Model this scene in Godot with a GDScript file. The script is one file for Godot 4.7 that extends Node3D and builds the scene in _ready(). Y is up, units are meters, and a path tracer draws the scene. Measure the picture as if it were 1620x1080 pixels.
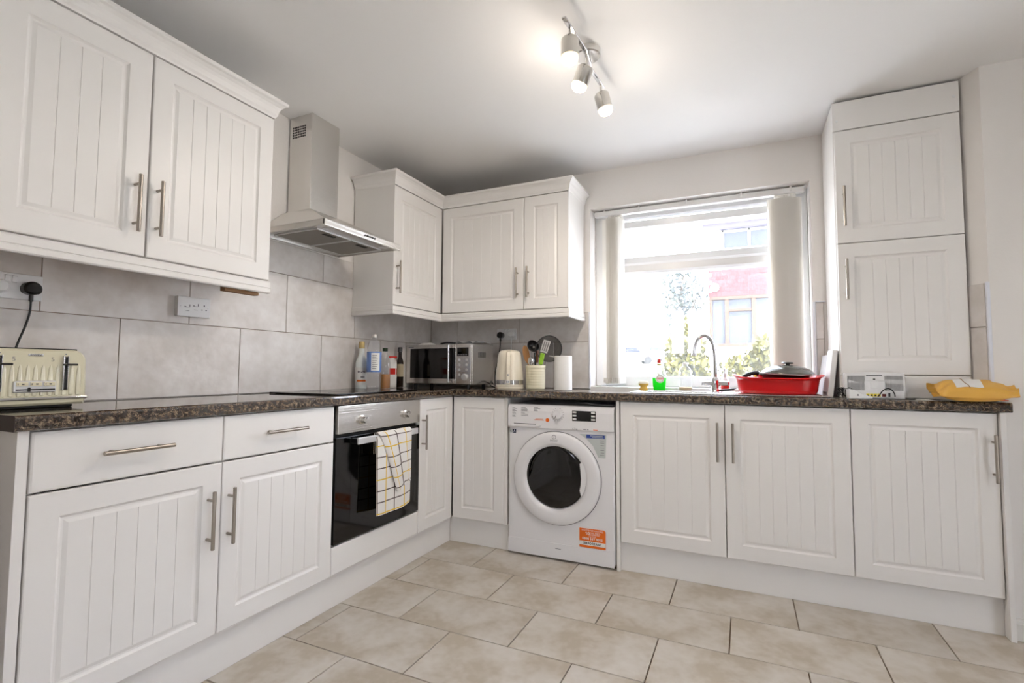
extends Node3D
# Kitchen corner: left run of units along x = 0, back run along z = 0, the door fronts meet at the origin; y is up, metres.

const WT := 0.912          # top of the worktop
const CEIL := 2.298
const WALL_X := -0.465     # face of the left wall's tiles
const WALL_Z := -0.445     # face of the back wall's tiles

var used := {}
var M := {}

func _ready():
	# ---- camera, sky, lights, exposure
	var cam := Camera3D.new()
	cam.name = "camera"
	cam.position = Vector3(1.6015, 1.0285, 2.6173)
	cam.rotation = Vector3(0.0568, 0.4333, 0.0057)
	cam.fov = 68.59
	cam.near = 0.05
	cam.far = 200.0
	add_child(cam)
	cam.current = true
	var sky_mat := ProceduralSkyMaterial.new()
	sky_mat.sky_top_color = Color(0.86, 0.90, 0.98)
	sky_mat.sky_horizon_color = Color(0.97, 0.97, 0.98)
	sky_mat.ground_bottom_color = Color(0.55, 0.55, 0.53)
	sky_mat.ground_horizon_color = Color(0.75, 0.75, 0.74)
	sky_mat.sky_energy_multiplier = 4.3
	sky_mat.ground_energy_multiplier = 2.0
	var sky := Sky.new()
	sky.sky_material = sky_mat
	var env := Environment.new()
	env.background_mode = Environment.BG_SKY
	env.sky = sky
	env.tonemap_mode = Environment.TONE_MAPPER_LINEAR
	env.tonemap_exposure = 0.59
	env.sdfgi_enabled = true
	env.ssao_enabled = true
	env.ssil_enabled = true
	var we := WorldEnvironment.new()
	we.name = "world_environment"
	we.environment = env
	add_child(we)
	var sun := DirectionalLight3D.new()
	sun.name = "sun"
	sun.light_color = Color(0.98, 0.99, 1.0)
	sun.light_energy = 23.5
	sun.light_angular_distance = 1.0
	sun.shadow_enabled = true
	add_child(sun)
	sun.look_at_from_position(Vector3(6, 12, 5.5), Vector3.ZERO)
	make_materials()
	build_shell()
	build_floor()
	build_wall_tiles()
	build_window()
	build_rear_window()
	build_base_units()
	build_worktops()
	build_wall_units()
	build_tall_unit()
	build_hood()
	build_oven()
	build_washer()
	build_hob_sink_tap()
	build_light_fitting()
	build_left_items()
	build_corner_items()
	build_sink_items()
	build_right_items()
	build_outside()

# ---------------------------------------------------------------- naming
func numbered(n: String) -> String:
	if not used.has(n):
		used[n] = 0
		return n
	used[n] += 1
	return "%s_%03d" % [n, used[n]]

func put(o: Node3D, called: String, parent: Node):
	if parent == self or parent == null:
		o.name = numbered(called)
		add_child(o, true)
	else:
		var k := "%d/%s" % [parent.get_instance_id(), called]
		if used.has(k):
			used[k] += 1
			o.name = "%s_%03d" % [called, used[k]]
		else:
			used[k] = 0
			o.name = called
		parent.add_child(o, true)

func thing(called: String, label: String, category: String, at := Vector3.ZERO, turn := 0.0, group := "") -> Node3D:
	var o := Node3D.new()
	put(o, called, self)
	o.position = at
	o.rotation.y = turn
	tag(o, label, category, group)
	return o

func tag(o: Node, label: String, category: String, group := ""):
	o.set_meta("label", label)
	o.set_meta("category", category)
	if group != "":
		o.set_meta("group", group)

func obj(called: String, st: SurfaceTool, m: Material, parent: Node = null) -> MeshInstance3D:
	return inst(called, st.commit(), m, parent)

func inst(called: String, mesh: Mesh, m: Material, parent: Node = null, at := Vector3.ZERO) -> MeshInstance3D:
	var o := MeshInstance3D.new()
	o.mesh = mesh
	o.material_override = m
	o.cast_shadow = GeometryInstance3D.SHADOW_CASTING_SETTING_ON
	put(o, called, self if parent == null else parent)
	o.position = at
	return o

func structure(o: Node, label: String, category: String) -> Node:
	o.set_meta("kind", "structure")
	tag(o, label, category)
	return o

# ---------------------------------------------------------------- shapes
func S() -> SurfaceTool:
	var st := SurfaceTool.new()
	st.begin(Mesh.PRIMITIVE_TRIANGLES)
	return st

func tri(st: SurfaceTool, a: Vector3, b: Vector3, c: Vector3, na: Vector3, nb: Vector3, nc: Vector3, ua := Vector2.ZERO, ub := Vector2.ZERO, uc := Vector2.ZERO):
	if (c - a).cross(b - a).dot(na + nb + nc) < 0.0:
		var t := b; b = c; c = t
		t = nb; nb = nc; nc = t
		var u := ub; ub = uc; uc = u
	st.set_normal(na); st.set_uv(ua); st.add_vertex(a)
	st.set_normal(nb); st.set_uv(ub); st.add_vertex(b)
	st.set_normal(nc); st.set_uv(uc); st.add_vertex(c)

func quad(st: SurfaceTool, a: Vector3, b: Vector3, c: Vector3, d: Vector3, n := Vector3.ZERO):
	if n == Vector3.ZERO:
		n = (c - a).cross(b - a)
		if n.length() < 1e-12:
			n = (d - a).cross(c - a)
		n = n.normalized()
	tri(st, a, b, c, n, n, n, Vector2(0, 0), Vector2(1, 0), Vector2(1, 1))
	tri(st, a, c, d, n, n, n, Vector2(0, 0), Vector2(1, 1), Vector2(0, 1))

func quadn(st: SurfaceTool, a: Vector3, b: Vector3, c: Vector3, d: Vector3, na: Vector3, nb: Vector3, nc: Vector3, nd: Vector3, ua := Vector2.ZERO, ub := Vector2.ZERO, uc := Vector2.ZERO, ud := Vector2.ZERO):
	tri(st, a, b, c, na, nb, nc, ua, ub, uc)
	tri(st, a, c, d, na, nc, nd, ua, uc, ud)

# a box with rounded edges, centre c, size s
func box(st: SurfaceTool, c: Vector3, s: Vector3, b := 0.003, xf := Transform3D.IDENTITY, steps := 1):
	var h := s * 0.5
	b = minf(b, minf(h.x, minf(h.y, h.z)) * 0.98)
	if b <= 0.0:
		b = 0.0
	for axis in 3:
		var u := (axis + 1) % 3
		var v := (axis + 2) % 3
		for sg in [-1.0, 1.0]:
			var gu := ticks(h[u], b, steps)
			var gv := ticks(h[v], b, steps)
			for i in gu.size() - 1:
				for j in gv.size() - 1:
					var ps: Array[Vector3] = []
					var ns: Array[Vector3] = []
					for k in [[i, j], [i + 1, j], [i + 1, j + 1], [i, j + 1]]:
						var p := Vector3.ZERO
						p[axis] = sg * h[axis]
						p[u] = gu[k[0]]
						p[v] = gv[k[1]]
						var n := Vector3.ZERO
						n[axis] = sg
						if b > 0.0:
							var q := Vector3(clampf(p.x, b - h.x, h.x - b), clampf(p.y, b - h.y, h.y - b), clampf(p.z, b - h.z, h.z - b))
							n = (p - q).normalized()
							p = q + n * b
						ps.append(xf * (p + c))
						ns.append((xf.basis * n).normalized())
					quadn(st, ps[0], ps[1], ps[2], ps[3], ns[0], ns[1], ns[2], ns[3])

func ticks(h: float, b: float, steps: int) -> PackedFloat32Array:
	var a := PackedFloat32Array()
	if b <= 0.0:
		a.append(-h); a.append(h)
		return a
	for k in steps + 1:
		a.append(-h + b * (1.0 - tan(PI / 4 * (1.0 - float(k) / steps))))
	for k in steps + 1:
		a.append(h - b + b * tan(PI / 4 * float(k) / steps))
	return a

# box given by two corners
func bb(st: SurfaceTool, lo: Vector3, hi: Vector3, b := 0.003, xf := Transform3D.IDENTITY):
	box(st, (lo + hi) * 0.5, (hi - lo).abs(), b, xf)

# turned shape: profile of (radius, height), bottom to top or any open line
func lathe(st: SurfaceTool, prof: Array, seg := 24, xf := Transform3D.IDENTITY, sx := 1.0, sz := 1.0):
	var n := prof.size()
	for i in n - 1:
		var p: Vector2 = prof[i]
		var q: Vector2 = prof[i + 1]
		if p.distance_to(q) < 1e-7:
			continue
		var d := (q - p).normalized()
		var nn := Vector2(d.y, -d.x)
		var np := nn
		var nq := nn
		if i > 0:
			var d0 := (p - Vector2(prof[i - 1])).normalized()
			var n0 := Vector2(d0.y, -d0.x)
			if n0.dot(nn) > 0.72:
				np = (n0 + nn).normalized()
		if i < n - 2:
			var d1 := (Vector2(prof[i + 2]) - q).normalized()
			var n1 := Vector2(d1.y, -d1.x)
			if n1.dot(nn) > 0.72:
				nq = (n1 + nn).normalized()
		for k in seg:
			var a := TAU * k / seg
			var b := TAU * (k + 1) / seg
			var ca := Vector2(cos(a), sin(a))
			var cb := Vector2(cos(b), sin(b))
			var v0 := xf * Vector3(p.x * ca.x * sx, p.y, p.x * ca.y * sz)
			var v1 := xf * Vector3(p.x * cb.x * sx, p.y, p.x * cb.y * sz)
			var v2 := xf * Vector3(q.x * cb.x * sx, q.y, q.x * cb.y * sz)
			var v3 := xf * Vector3(q.x * ca.x * sx, q.y, q.x * ca.y * sz)
			var m0 := (xf.basis * Vector3(np.x * ca.x / sx, np.y, np.x * ca.y / sz)).normalized()
			var m1 := (xf.basis * Vector3(np.x * cb.x / sx, np.y, np.x * cb.y / sz)).normalized()
			var m2 := (xf.basis * Vector3(nq.x * cb.x / sx, nq.y, nq.x * cb.y / sz)).normalized()
			var m3 := (xf.basis * Vector3(nq.x * ca.x / sx, nq.y, nq.x * ca.y / sz)).normalized()
			var u0 := float(k) / seg
			var u1 := float(k + 1) / seg
			var w0 := float(i) / (n - 1)
			var w1 := float(i + 1) / (n - 1)
			quadn(st, v0, v1, v2, v3, m0, m1, m2, m3, Vector2(u0, w0), Vector2(u1, w0), Vector2(u1, w1), Vector2(u0, w1))

func aim(from: Vector3, to: Vector3) -> Transform3D:   # y axis of the result runs from -> to, unit length kept
	var y := (to - from).normalized()
	var x := y.cross(Vector3(0, 0, 1))
	if x.length() < 0.01:
		x = y.cross(Vector3(1, 0, 0))
	x = x.normalized()
	return Transform3D(Basis(x, y, x.cross(y)), from)

func rod(st: SurfaceTool, a: Vector3, b: Vector3, r: float, seg := 12, bev := 0.0):
	var l := a.distance_to(b)
	if bev <= 0.0:
		lathe(st, [Vector2(0, 0), Vector2(r, 0), Vector2(r, l), Vector2(0, l)], seg, aim(a, b))
	else:
		lathe(st, [Vector2(0, 0), Vector2(r - bev, 0), Vector2(r, bev), Vector2(r, l - bev), Vector2(r - bev, l), Vector2(0, l)], seg, aim(a, b))

# tube along a smooth line through the points
func tube(st: SurfaceTool, pts: Array, r: float, seg := 10, sub := 6, r_end := -1.0):
	var line: Array[Vector3] = []
	var n := pts.size()
	for i in n - 1:
		var p0: Vector3 = pts[max(i - 1, 0)]
		var p1: Vector3 = pts[i]
		var p2: Vector3 = pts[i + 1]
		var p3: Vector3 = pts[min(i + 2, n - 1)]
		for k in sub:
			line.append(p1.cubic_interpolate(p2, p0, p3, float(k) / sub))
	line.append(pts[n - 1])
	var rings := []
	var norms := []
	var x := Vector3.ZERO
	for i in line.size():
		var t := (line[min(i + 1, line.size() - 1)] - line[max(i - 1, 0)]).normalized()
		if x == Vector3.ZERO:
			x = t.cross(Vector3.UP)
			if x.length() < 0.05:
				x = t.cross(Vector3.RIGHT)
		x = (x - t * x.dot(t)).normalized()
		var y := t.cross(x)
		var rr := r if r_end < 0 else lerpf(r, r_end, float(i) / (line.size() - 1))
		var ring := []
		var nr := []
		for k in seg:
			var a := TAU * k / seg
			var d := x * cos(a) + y * sin(a)
			ring.append(line[i] + d * rr)
			nr.append(d)
		rings.append(ring)
		norms.append(nr)
	for i in line.size() - 1:
		for k in seg:
			var k2 := (k + 1) % seg
			quadn(st, rings[i][k], rings[i][k2], rings[i + 1][k2], rings[i + 1][k], norms[i][k], norms[i][k2], norms[i + 1][k2], norms[i + 1][k])
	for e in [0, line.size() - 1]:
		var t: Vector3 = (line[1] - line[0]).normalized() * -1.0 if e == 0 else (line[e] - line[e - 1]).normalized()
		for k in seg:
			tri(st, line[e], rings[e][k], rings[e][(k + 1) % seg], t, t, t)

# polygon in x, y pushed along z from z0 to z1, edges chamfered by b at z1
func prism(st: SurfaceTool, poly: PackedVector2Array, z0: float, z1: float, xf := Transform3D.IDENTITY, b := 0.0):
	if Geometry2D.is_polygon_clockwise(poly):
		poly.reverse()
	var top := poly
	if b > 0.0:
		var inner := Geometry2D.offset_polygon(poly, -b, Geometry2D.JOIN_MITER)
		if inner.size() == 1 and inner[0].size() == poly.size():
			top = inner[0]
			if Geometry2D.is_polygon_clockwise(top):
				top.reverse()
			var best := 0
			for k in top.size():
				if top[k].distance_to(poly[0]) < top[best].distance_to(poly[0]):
					best = k
			var turned := PackedVector2Array()
			for k in top.size():
				turned.append(top[(k + best) % top.size()])
			top = turned
		else:
			b = 0.0
	var nz := signf(z1 - z0)
	var zm := z1 - b * nz
	for pair in [[poly, z0, -nz], [top, z1, nz]]:
		var pg: PackedVector2Array = pair[0]
		var ids := Geometry2D.triangulate_polygon(pg)
		var nn: Vector3 = (xf.basis * Vector3(0, 0, pair[2])).normalized()
		for k in range(0, ids.size(), 3):
			var a := pg[ids[k]]
			var c := pg[ids[k + 1]]
			var d := pg[ids[k + 2]]
			tri(st, xf * Vector3(a.x, a.y, pair[1]), xf * Vector3(c.x, c.y, pair[1]), xf * Vector3(d.x, d.y, pair[1]), nn, nn, nn, a, c, d)
	var n := poly.size()
	for k in n:
		var a := poly[k]
		var c := poly[(k + 1) % n]
		var e := (c - a).normalized()
		var nn := (xf.basis * Vector3(e.y, -e.x, 0)).normalized()
		quad(st, xf * Vector3(a.x, a.y, z0), xf * Vector3(c.x, c.y, z0), xf * Vector3(c.x, c.y, zm), xf * Vector3(a.x, a.y, zm), nn)
		if b > 0.0:
			var ta := top[k]
			var tc := top[(k + 1) % n]
			var cn := (xf.basis * Vector3(e.y, -e.x, nz)).normalized()
			quad(st, xf * Vector3(a.x, a.y, zm), xf * Vector3(c.x, c.y, zm), xf * Vector3(tc.x, tc.y, z1), xf * Vector3(ta.x, ta.y, z1), cn)

# profile of (outward, height) swept along a line on plan, mitred; only segments first..last are made
func sweep(st: SurfaceTool, path: Array, prof: Array, first: int, last: int, flip := false):
	var at := []
	var n := path.size()
	for i in n:
		var p: Vector2 = path[i]
		var outs: Array[Vector2] = []
		for j in [i - 1, i]:
			if j >= 0 and j < n - 1:
				var d := (Vector2(path[j + 1]) - Vector2(path[j])).normalized()
				outs.append(Vector2(d.y, -d.x) if flip else Vector2(-d.y, d.x))
		var o: Vector2 = outs[0]
		if outs.size() == 2:
			o = (outs[0] + outs[1]).normalized()
			o = o / maxf(o.dot(outs[0]), 0.2)
		var ring := []
		for q in prof:
			ring.append(Vector3(p.x + o.x * q.x, q.y, p.y + o.y * q.x))
		at.append(ring)
	var m := prof.size()
	var poly := PackedVector2Array()
	for q in prof:
		poly.append(q)
	var cw := Geometry2D.is_polygon_clockwise(poly)
	for i in range(first, last + 1):
		var d := (Vector2(path[i + 1]) - Vector2(path[i])).normalized()
		var ow := Vector2(d.y, -d.x) if flip else Vector2(-d.y, d.x)
		for k in m:
			var k2 := (k + 1) % m
			var e := (Vector2(prof[k2]) - Vector2(prof[k])).normalized()
			var pn := Vector2(-e.y, e.x) if cw else Vector2(e.y, -e.x)
			quad(st, at[i][k], at[i][k2], at[i + 1][k2], at[i + 1][k], Vector3(ow.x * pn.x, pn.y, ow.y * pn.x))
	for e in [first, last + 1]:
		var d := (Vector2(path[min(e + 1, n - 1)]) - Vector2(path[max(e - 1, 0)])).normalized() * (-1.0 if e == first else 1.0)
		var ids := Geometry2D.triangulate_polygon(poly)
		for k in range(0, ids.size(), 3):
			var nn := Vector3(d.x, 0, d.y)
			tri(st, at[e][ids[k]], at[e][ids[k + 1]], at[e][ids[k + 2]], nn, nn, nn)

func text(called: String, words: String, height: float, m: Material, parent: Node, xf: Transform3D, depth := 0.0006, bold := false) -> MeshInstance3D:
	var t := TextMesh.new()
	var f := SystemFont.new()
	f.font_names = PackedStringArray(["Droid Sans"])
	if bold:
		f.font_weight = 700
	t.font = f
	t.text = words
	t.font_size = 32
	t.pixel_size = height / 24.0
	t.depth = depth
	t.curve_step = 4.0
	var o := inst(called, t, m, parent)
	o.transform = xf
	return o

func T(at: Vector3, turn_y := 0.0, tilt_x := 0.0, roll_z := 0.0) -> Transform3D:
	return Transform3D(Basis.from_euler(Vector3(tilt_x, turn_y, roll_z)), at)

# ---------------------------------------------------------------- materials
func mat(color: Color, rough := 0.5, metal := 0.0) -> StandardMaterial3D:
	var m := StandardMaterial3D.new()
	m.albedo_color = color
	m.roughness = rough
	m.metallic = metal
	return m

func noise_img(seed_n: int, freq: float, octaves: int, size := 256, kind := FastNoiseLite.TYPE_SIMPLEX_SMOOTH) -> Image:
	var n := FastNoiseLite.new()
	n.seed = seed_n
	n.noise_type = kind
	n.frequency = freq
	n.fractal_octaves = octaves
	n.fractal_type = FastNoiseLite.FRACTAL_FBM
	return n.get_seamless_image(size, size)

# mixes colours by up to two noises: ramp is a Gradient over noise a; b nudges it
func cloud_tex(g: Gradient, a: Image, b: Image, share := 0.35) -> ImageTexture:
	var w := a.get_width()
	var im := Image.create(w, w, false, Image.FORMAT_RGB8)
	for y in w:
		for x in w:
			var v := a.get_pixel(x, y).r * (1.0 - share) + b.get_pixel(x, y).r * share
			im.set_pixel(x, y, g.sample(v))
	return ImageTexture.create_from_image(im)

func grad(stops: Array) -> Gradient:
	var g := Gradient.new()
	var o := PackedFloat32Array()
	var c := PackedColorArray()
	for s in stops:
		o.append(s[0]); c.append(s[1])
	g.offsets = o
	g.colors = c
	return g

func tri_map(m: StandardMaterial3D, per_metre: float, world := false, offset := Vector3.ZERO):
	m.uv1_triplanar = true
	m.uv1_world_triplanar = world
	m.uv1_scale = Vector3.ONE * per_metre
	m.uv1_offset = offset

func normal_from(im: Image, strength: float) -> ImageTexture:
	var b := im.duplicate() as Image
	b.convert(Image.FORMAT_RGBA8)
	b.bump_map_to_normal_map(strength)
	return ImageTexture.create_from_image(b)

func make_materials():
	var fine := noise_img(3, 0.08, 3)
	var soft := noise_img(5, 0.012, 4)
	var soft2 := noise_img(11, 0.03, 4)
	M.door = mat(Color(0.94, 0.93, 0.918), 0.38)
	M.carcass = mat(Color(0.935, 0.925, 0.91), 0.5)
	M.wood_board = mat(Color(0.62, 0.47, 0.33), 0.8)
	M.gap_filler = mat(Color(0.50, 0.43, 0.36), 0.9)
	M.wall = mat(Color(0.945, 0.93, 0.915), 0.85)
	M.wall.normal_enabled = true
	M.wall.normal_texture = normal_from(noise_img(21, 0.09, 3), 1.5)
	M.wall.normal_scale = 0.12
	tri_map(M.wall, 2.5, true)
	M.ceiling = mat(Color(0.955, 0.95, 0.945), 0.9)
	M.plastic_white = mat(Color(0.93, 0.93, 0.93), 0.3)
	M.upvc = mat(Color(0.95, 0.95, 0.95), 0.25)
	M.trim = mat(Color(0.93, 0.94, 0.97), 0.3)
	M.skirting = mat(Color(0.93, 0.92, 0.90), 0.4)
	M.grout_floor = mat(Color(0.50, 0.43, 0.35), 0.9)
	M.grout_wall = mat(Color(0.62, 0.56, 0.51), 0.9)
	# floor tiles: cloudy sandy beige
	var gf := grad([[0.25, Color(0.74, 0.695, 0.63)], [0.42, Color(0.79, 0.755, 0.705)], [0.6, Color(0.825, 0.797, 0.758)], [0.8, Color(0.85, 0.827, 0.795)]])
	var ft := cloud_tex(gf, noise_img(31, 0.008, 5, 384), noise_img(33, 0.05, 4, 384), 0.3)
	var fn := normal_from(noise_img(35, 0.05, 4), 2.0)
	M.floor_tiles = []
	for k in 5:
		var m := mat(Color(1, 1, 1).darkened(0.02 * (k % 3)), 0.42)
		m.albedo_texture = ft
		m.normal_enabled = true
		m.normal_texture = fn
		m.normal_scale = 0.15
		tri_map(m, 0.9, false, Vector3(0.37 * k, 0.21 * k, 0.53 * k))
		M.floor_tiles.append(m)
	# wall tiles: pale warm grey, cloudy, low gloss
	var gw := grad([[0.25, Color(0.835, 0.808, 0.785)], [0.5, Color(0.872, 0.85, 0.833)], [0.75, Color(0.905, 0.888, 0.875)]])
	var wt := cloud_tex(gw, noise_img(41, 0.009, 5, 384), noise_img(43, 0.05, 4, 384), 0.3)
	M.wall_tiles = []
	for k in 4:
		var m := mat(Color(1, 1, 1).darkened(0.012 * (k % 3)), 0.33)
		m.albedo_texture = wt
		m.normal_enabled = true
		m.normal_texture = fn
		m.normal_scale = 0.12
		tri_map(m, 1.0, false, Vector3(0.31 * k, 0.47 * k, 0.19 * k))
		M.wall_tiles.append(m)
	# worktop: brown stone-effect laminate
	var gs := grad([[0.32, Color(0.12, 0.095, 0.085)], [0.44, Color(0.20, 0.16, 0.14)], [0.52, Color(0.29, 0.24, 0.205)], [0.60, Color(0.47, 0.405, 0.33)], [0.71, Color(0.59, 0.525, 0.43)]])
	var stx := cloud_tex(gs, noise_img(51, 0.05, 6, 512), noise_img(53, 0.22, 4, 512), 0.5)
	M.worktop = mat(Color(1, 1, 1), 0.09)
	M.worktop.albedo_texture = stx
	M.worktop.clearcoat_enabled = true
	M.worktop.clearcoat = 1.0
	M.worktop.clearcoat_roughness = 0.04
	tri_map(M.worktop, 2.2, true)
	# metals
	var brush := Image.create(256, 256, false, Image.FORMAT_RGB8)
	var rng := RandomNumberGenerator.new()
	rng.seed = 7
	for y in 256:
		var base := 0.5 + rng.randf_range(-0.16, 0.16)
		for x in 256:
			var v := clampf(base + rng.randf_range(-0.04, 0.04), 0, 1)
			brush.set_pixel(x, y, Color(v, v, v))
	var bn := normal_from(brush, 3.0)
	M.worktop_edge = mat(Color(0.17, 0.105, 0.085), 0.3)
	M.steel = mat(Color(0.86, 0.85, 0.835), 0.24, 1.0)
	M.spot = mat(Color(0.80, 0.79, 0.77), 0.16, 1.0)
	M.steel.normal_enabled = true
	M.steel.normal_texture = bn
	M.steel.normal_scale = 0.16
	tri_map(M.steel, 3.0)
	M.handle = mat(Color(0.64, 0.61, 0.575), 0.34, 1.0)
	M.chrome = mat(Color(0.82, 0.82, 0.83), 0.08, 1.0)
	M.silver = mat(Color(0.86, 0.86, 0.86), 0.35, 0.6)
	M.alu = mat(Color(0.75, 0.74, 0.73), 0.4, 1.0)
	M.filter = mat(Color(0.55, 0.53, 0.50), 0.45, 0.9)
	M.filter.normal_enabled = true
	M.filter.normal_texture = normal_from(noise_img(61, 0.25, 2), 6.0)
	tri_map(M.filter, 14.0)
	M.black = mat(Color(0.03, 0.03, 0.032), 0.35)
	M.black_gloss = mat(Color(0.012, 0.012, 0.014), 0.06)
	M.black_matte = mat(Color(0.05, 0.048, 0.046), 0.65)
	M.dark_gap = mat(Color(0.10, 0.085, 0.07), 0.9)
	M.cream = mat(Color(0.87, 0.845, 0.735), 0.16)
	M.cream.clearcoat_enabled = true
	M.cream.clearcoat_roughness = 0.05
	M.kettle = mat(Color(0.94, 0.905, 0.83), 0.18)
	M.crock = mat(Color(0.89, 0.86, 0.75), 0.3)
	M.paper = mat(Color(0.94, 0.935, 0.92), 0.9)
	M.paper_grey = mat(Color(0.80, 0.80, 0.80), 0.8)
	M.ink = mat(Color(0.12, 0.12, 0.13), 0.6)
	M.ink_grey = mat(Color(0.45, 0.45, 0.47), 0.6)
	M.ink_blue = mat(Color(0.16, 0.26, 0.55), 0.5)
	M.orange = mat(Color(0.90, 0.42, 0.06), 0.5)
	M.sticker_grey = mat(Color(0.76, 0.78, 0.77), 0.5)
	M.navy = mat(Color(0.05, 0.09, 0.2), 0.4)
	M.red = mat(Color(0.80, 0.03, 0.06), 0.28)
	M.red_label = mat(Color(0.82, 0.13, 0.07), 0.5)
	M.washer = mat(Color(0.93, 0.925, 0.93), 0.22)
	M.wood = mat(Color(0.66, 0.47, 0.27), 0.6)
	M.green_tool = mat(Color(0.55, 0.74, 0.18), 0.4)
	M.yellow = mat(Color(0.93, 0.85, 0.12), 0.6)
	M.sponge = mat(Color(0.80, 0.66, 0.32), 0.9)
	M.scourer = mat(Color(0.93, 0.92, 0.86), 0.9)
	M.mailer = mat(Color(0.86, 0.66, 0.28), 0.45)
	M.pan = mat(Color(0.04, 0.038, 0.036), 0.35)
	M.green_cap = mat(Color(0.06, 0.20, 0.06), 0.4)
	M.gold = mat(Color(0.72, 0.63, 0.42), 0.35, 0.5)
	M.label_blue = mat(Color(0.42, 0.55, 0.80), 0.45)
	# clear things
	M.pane = glass_pane(Color(0.95, 0.98, 1.0, 0.10))
	M.glass = solid_glass(Color(0.98, 1.0, 0.99))
	M.clear_plastic = glass_pane(Color(0.90, 0.93, 0.97, 0.10))
	M.clear_plastic.roughness = 0.1
	M.oil = solid_glass(Color(0.66, 0.42, 0.10))
	M.oil.roughness = 0.02
	M.washing_up = mat(Color(0.10, 0.72, 0.16), 0.15)
	M.washing_up.backlight_enabled = true
	M.washing_up.backlight = Color(0.15, 0.9, 0.2)
	M.lid = mat(Color(0.40, 0.40, 0.38), 0.16, 0.5)
	# lamps
	M.bulb = mat(Color(1, 0.97, 0.9), 0.4)
	M.bulb.emission_enabled = true
	M.bulb.emission = Color(1.0, 0.90, 0.74)
	M.bulb.emission_energy_multiplier = 3.0
	# blinds
	M.blind = mat(Color(0.95, 0.945, 0.93), 0.8)
	M.blind.backlight_enabled = true
	M.blind.backlight = Color(1.0, 0.99, 0.975)

func glass_pane(c: Color) -> StandardMaterial3D:
	var m := mat(c, 0.02)
	m.transparency = BaseMaterial3D.TRANSPARENCY_ALPHA
	return m

func solid_glass(c: Color) -> StandardMaterial3D:
	var m := mat(c, 0.01)
	m.refraction_enabled = true
	m.refraction_scale = 0.05
	return m

# ---------------------------------------------------------------- room
const WIN_L := 0.727
const WIN_R := 1.943
const WIN_B := 0.93
const WIN_T := 2.058
const ROOM_R := 4.0
const ROOM_B := 4.7
const RW_L := 0.45
const RW_R := 1.05
const RW_B := 1.25
const RW_T := 2.1

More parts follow.
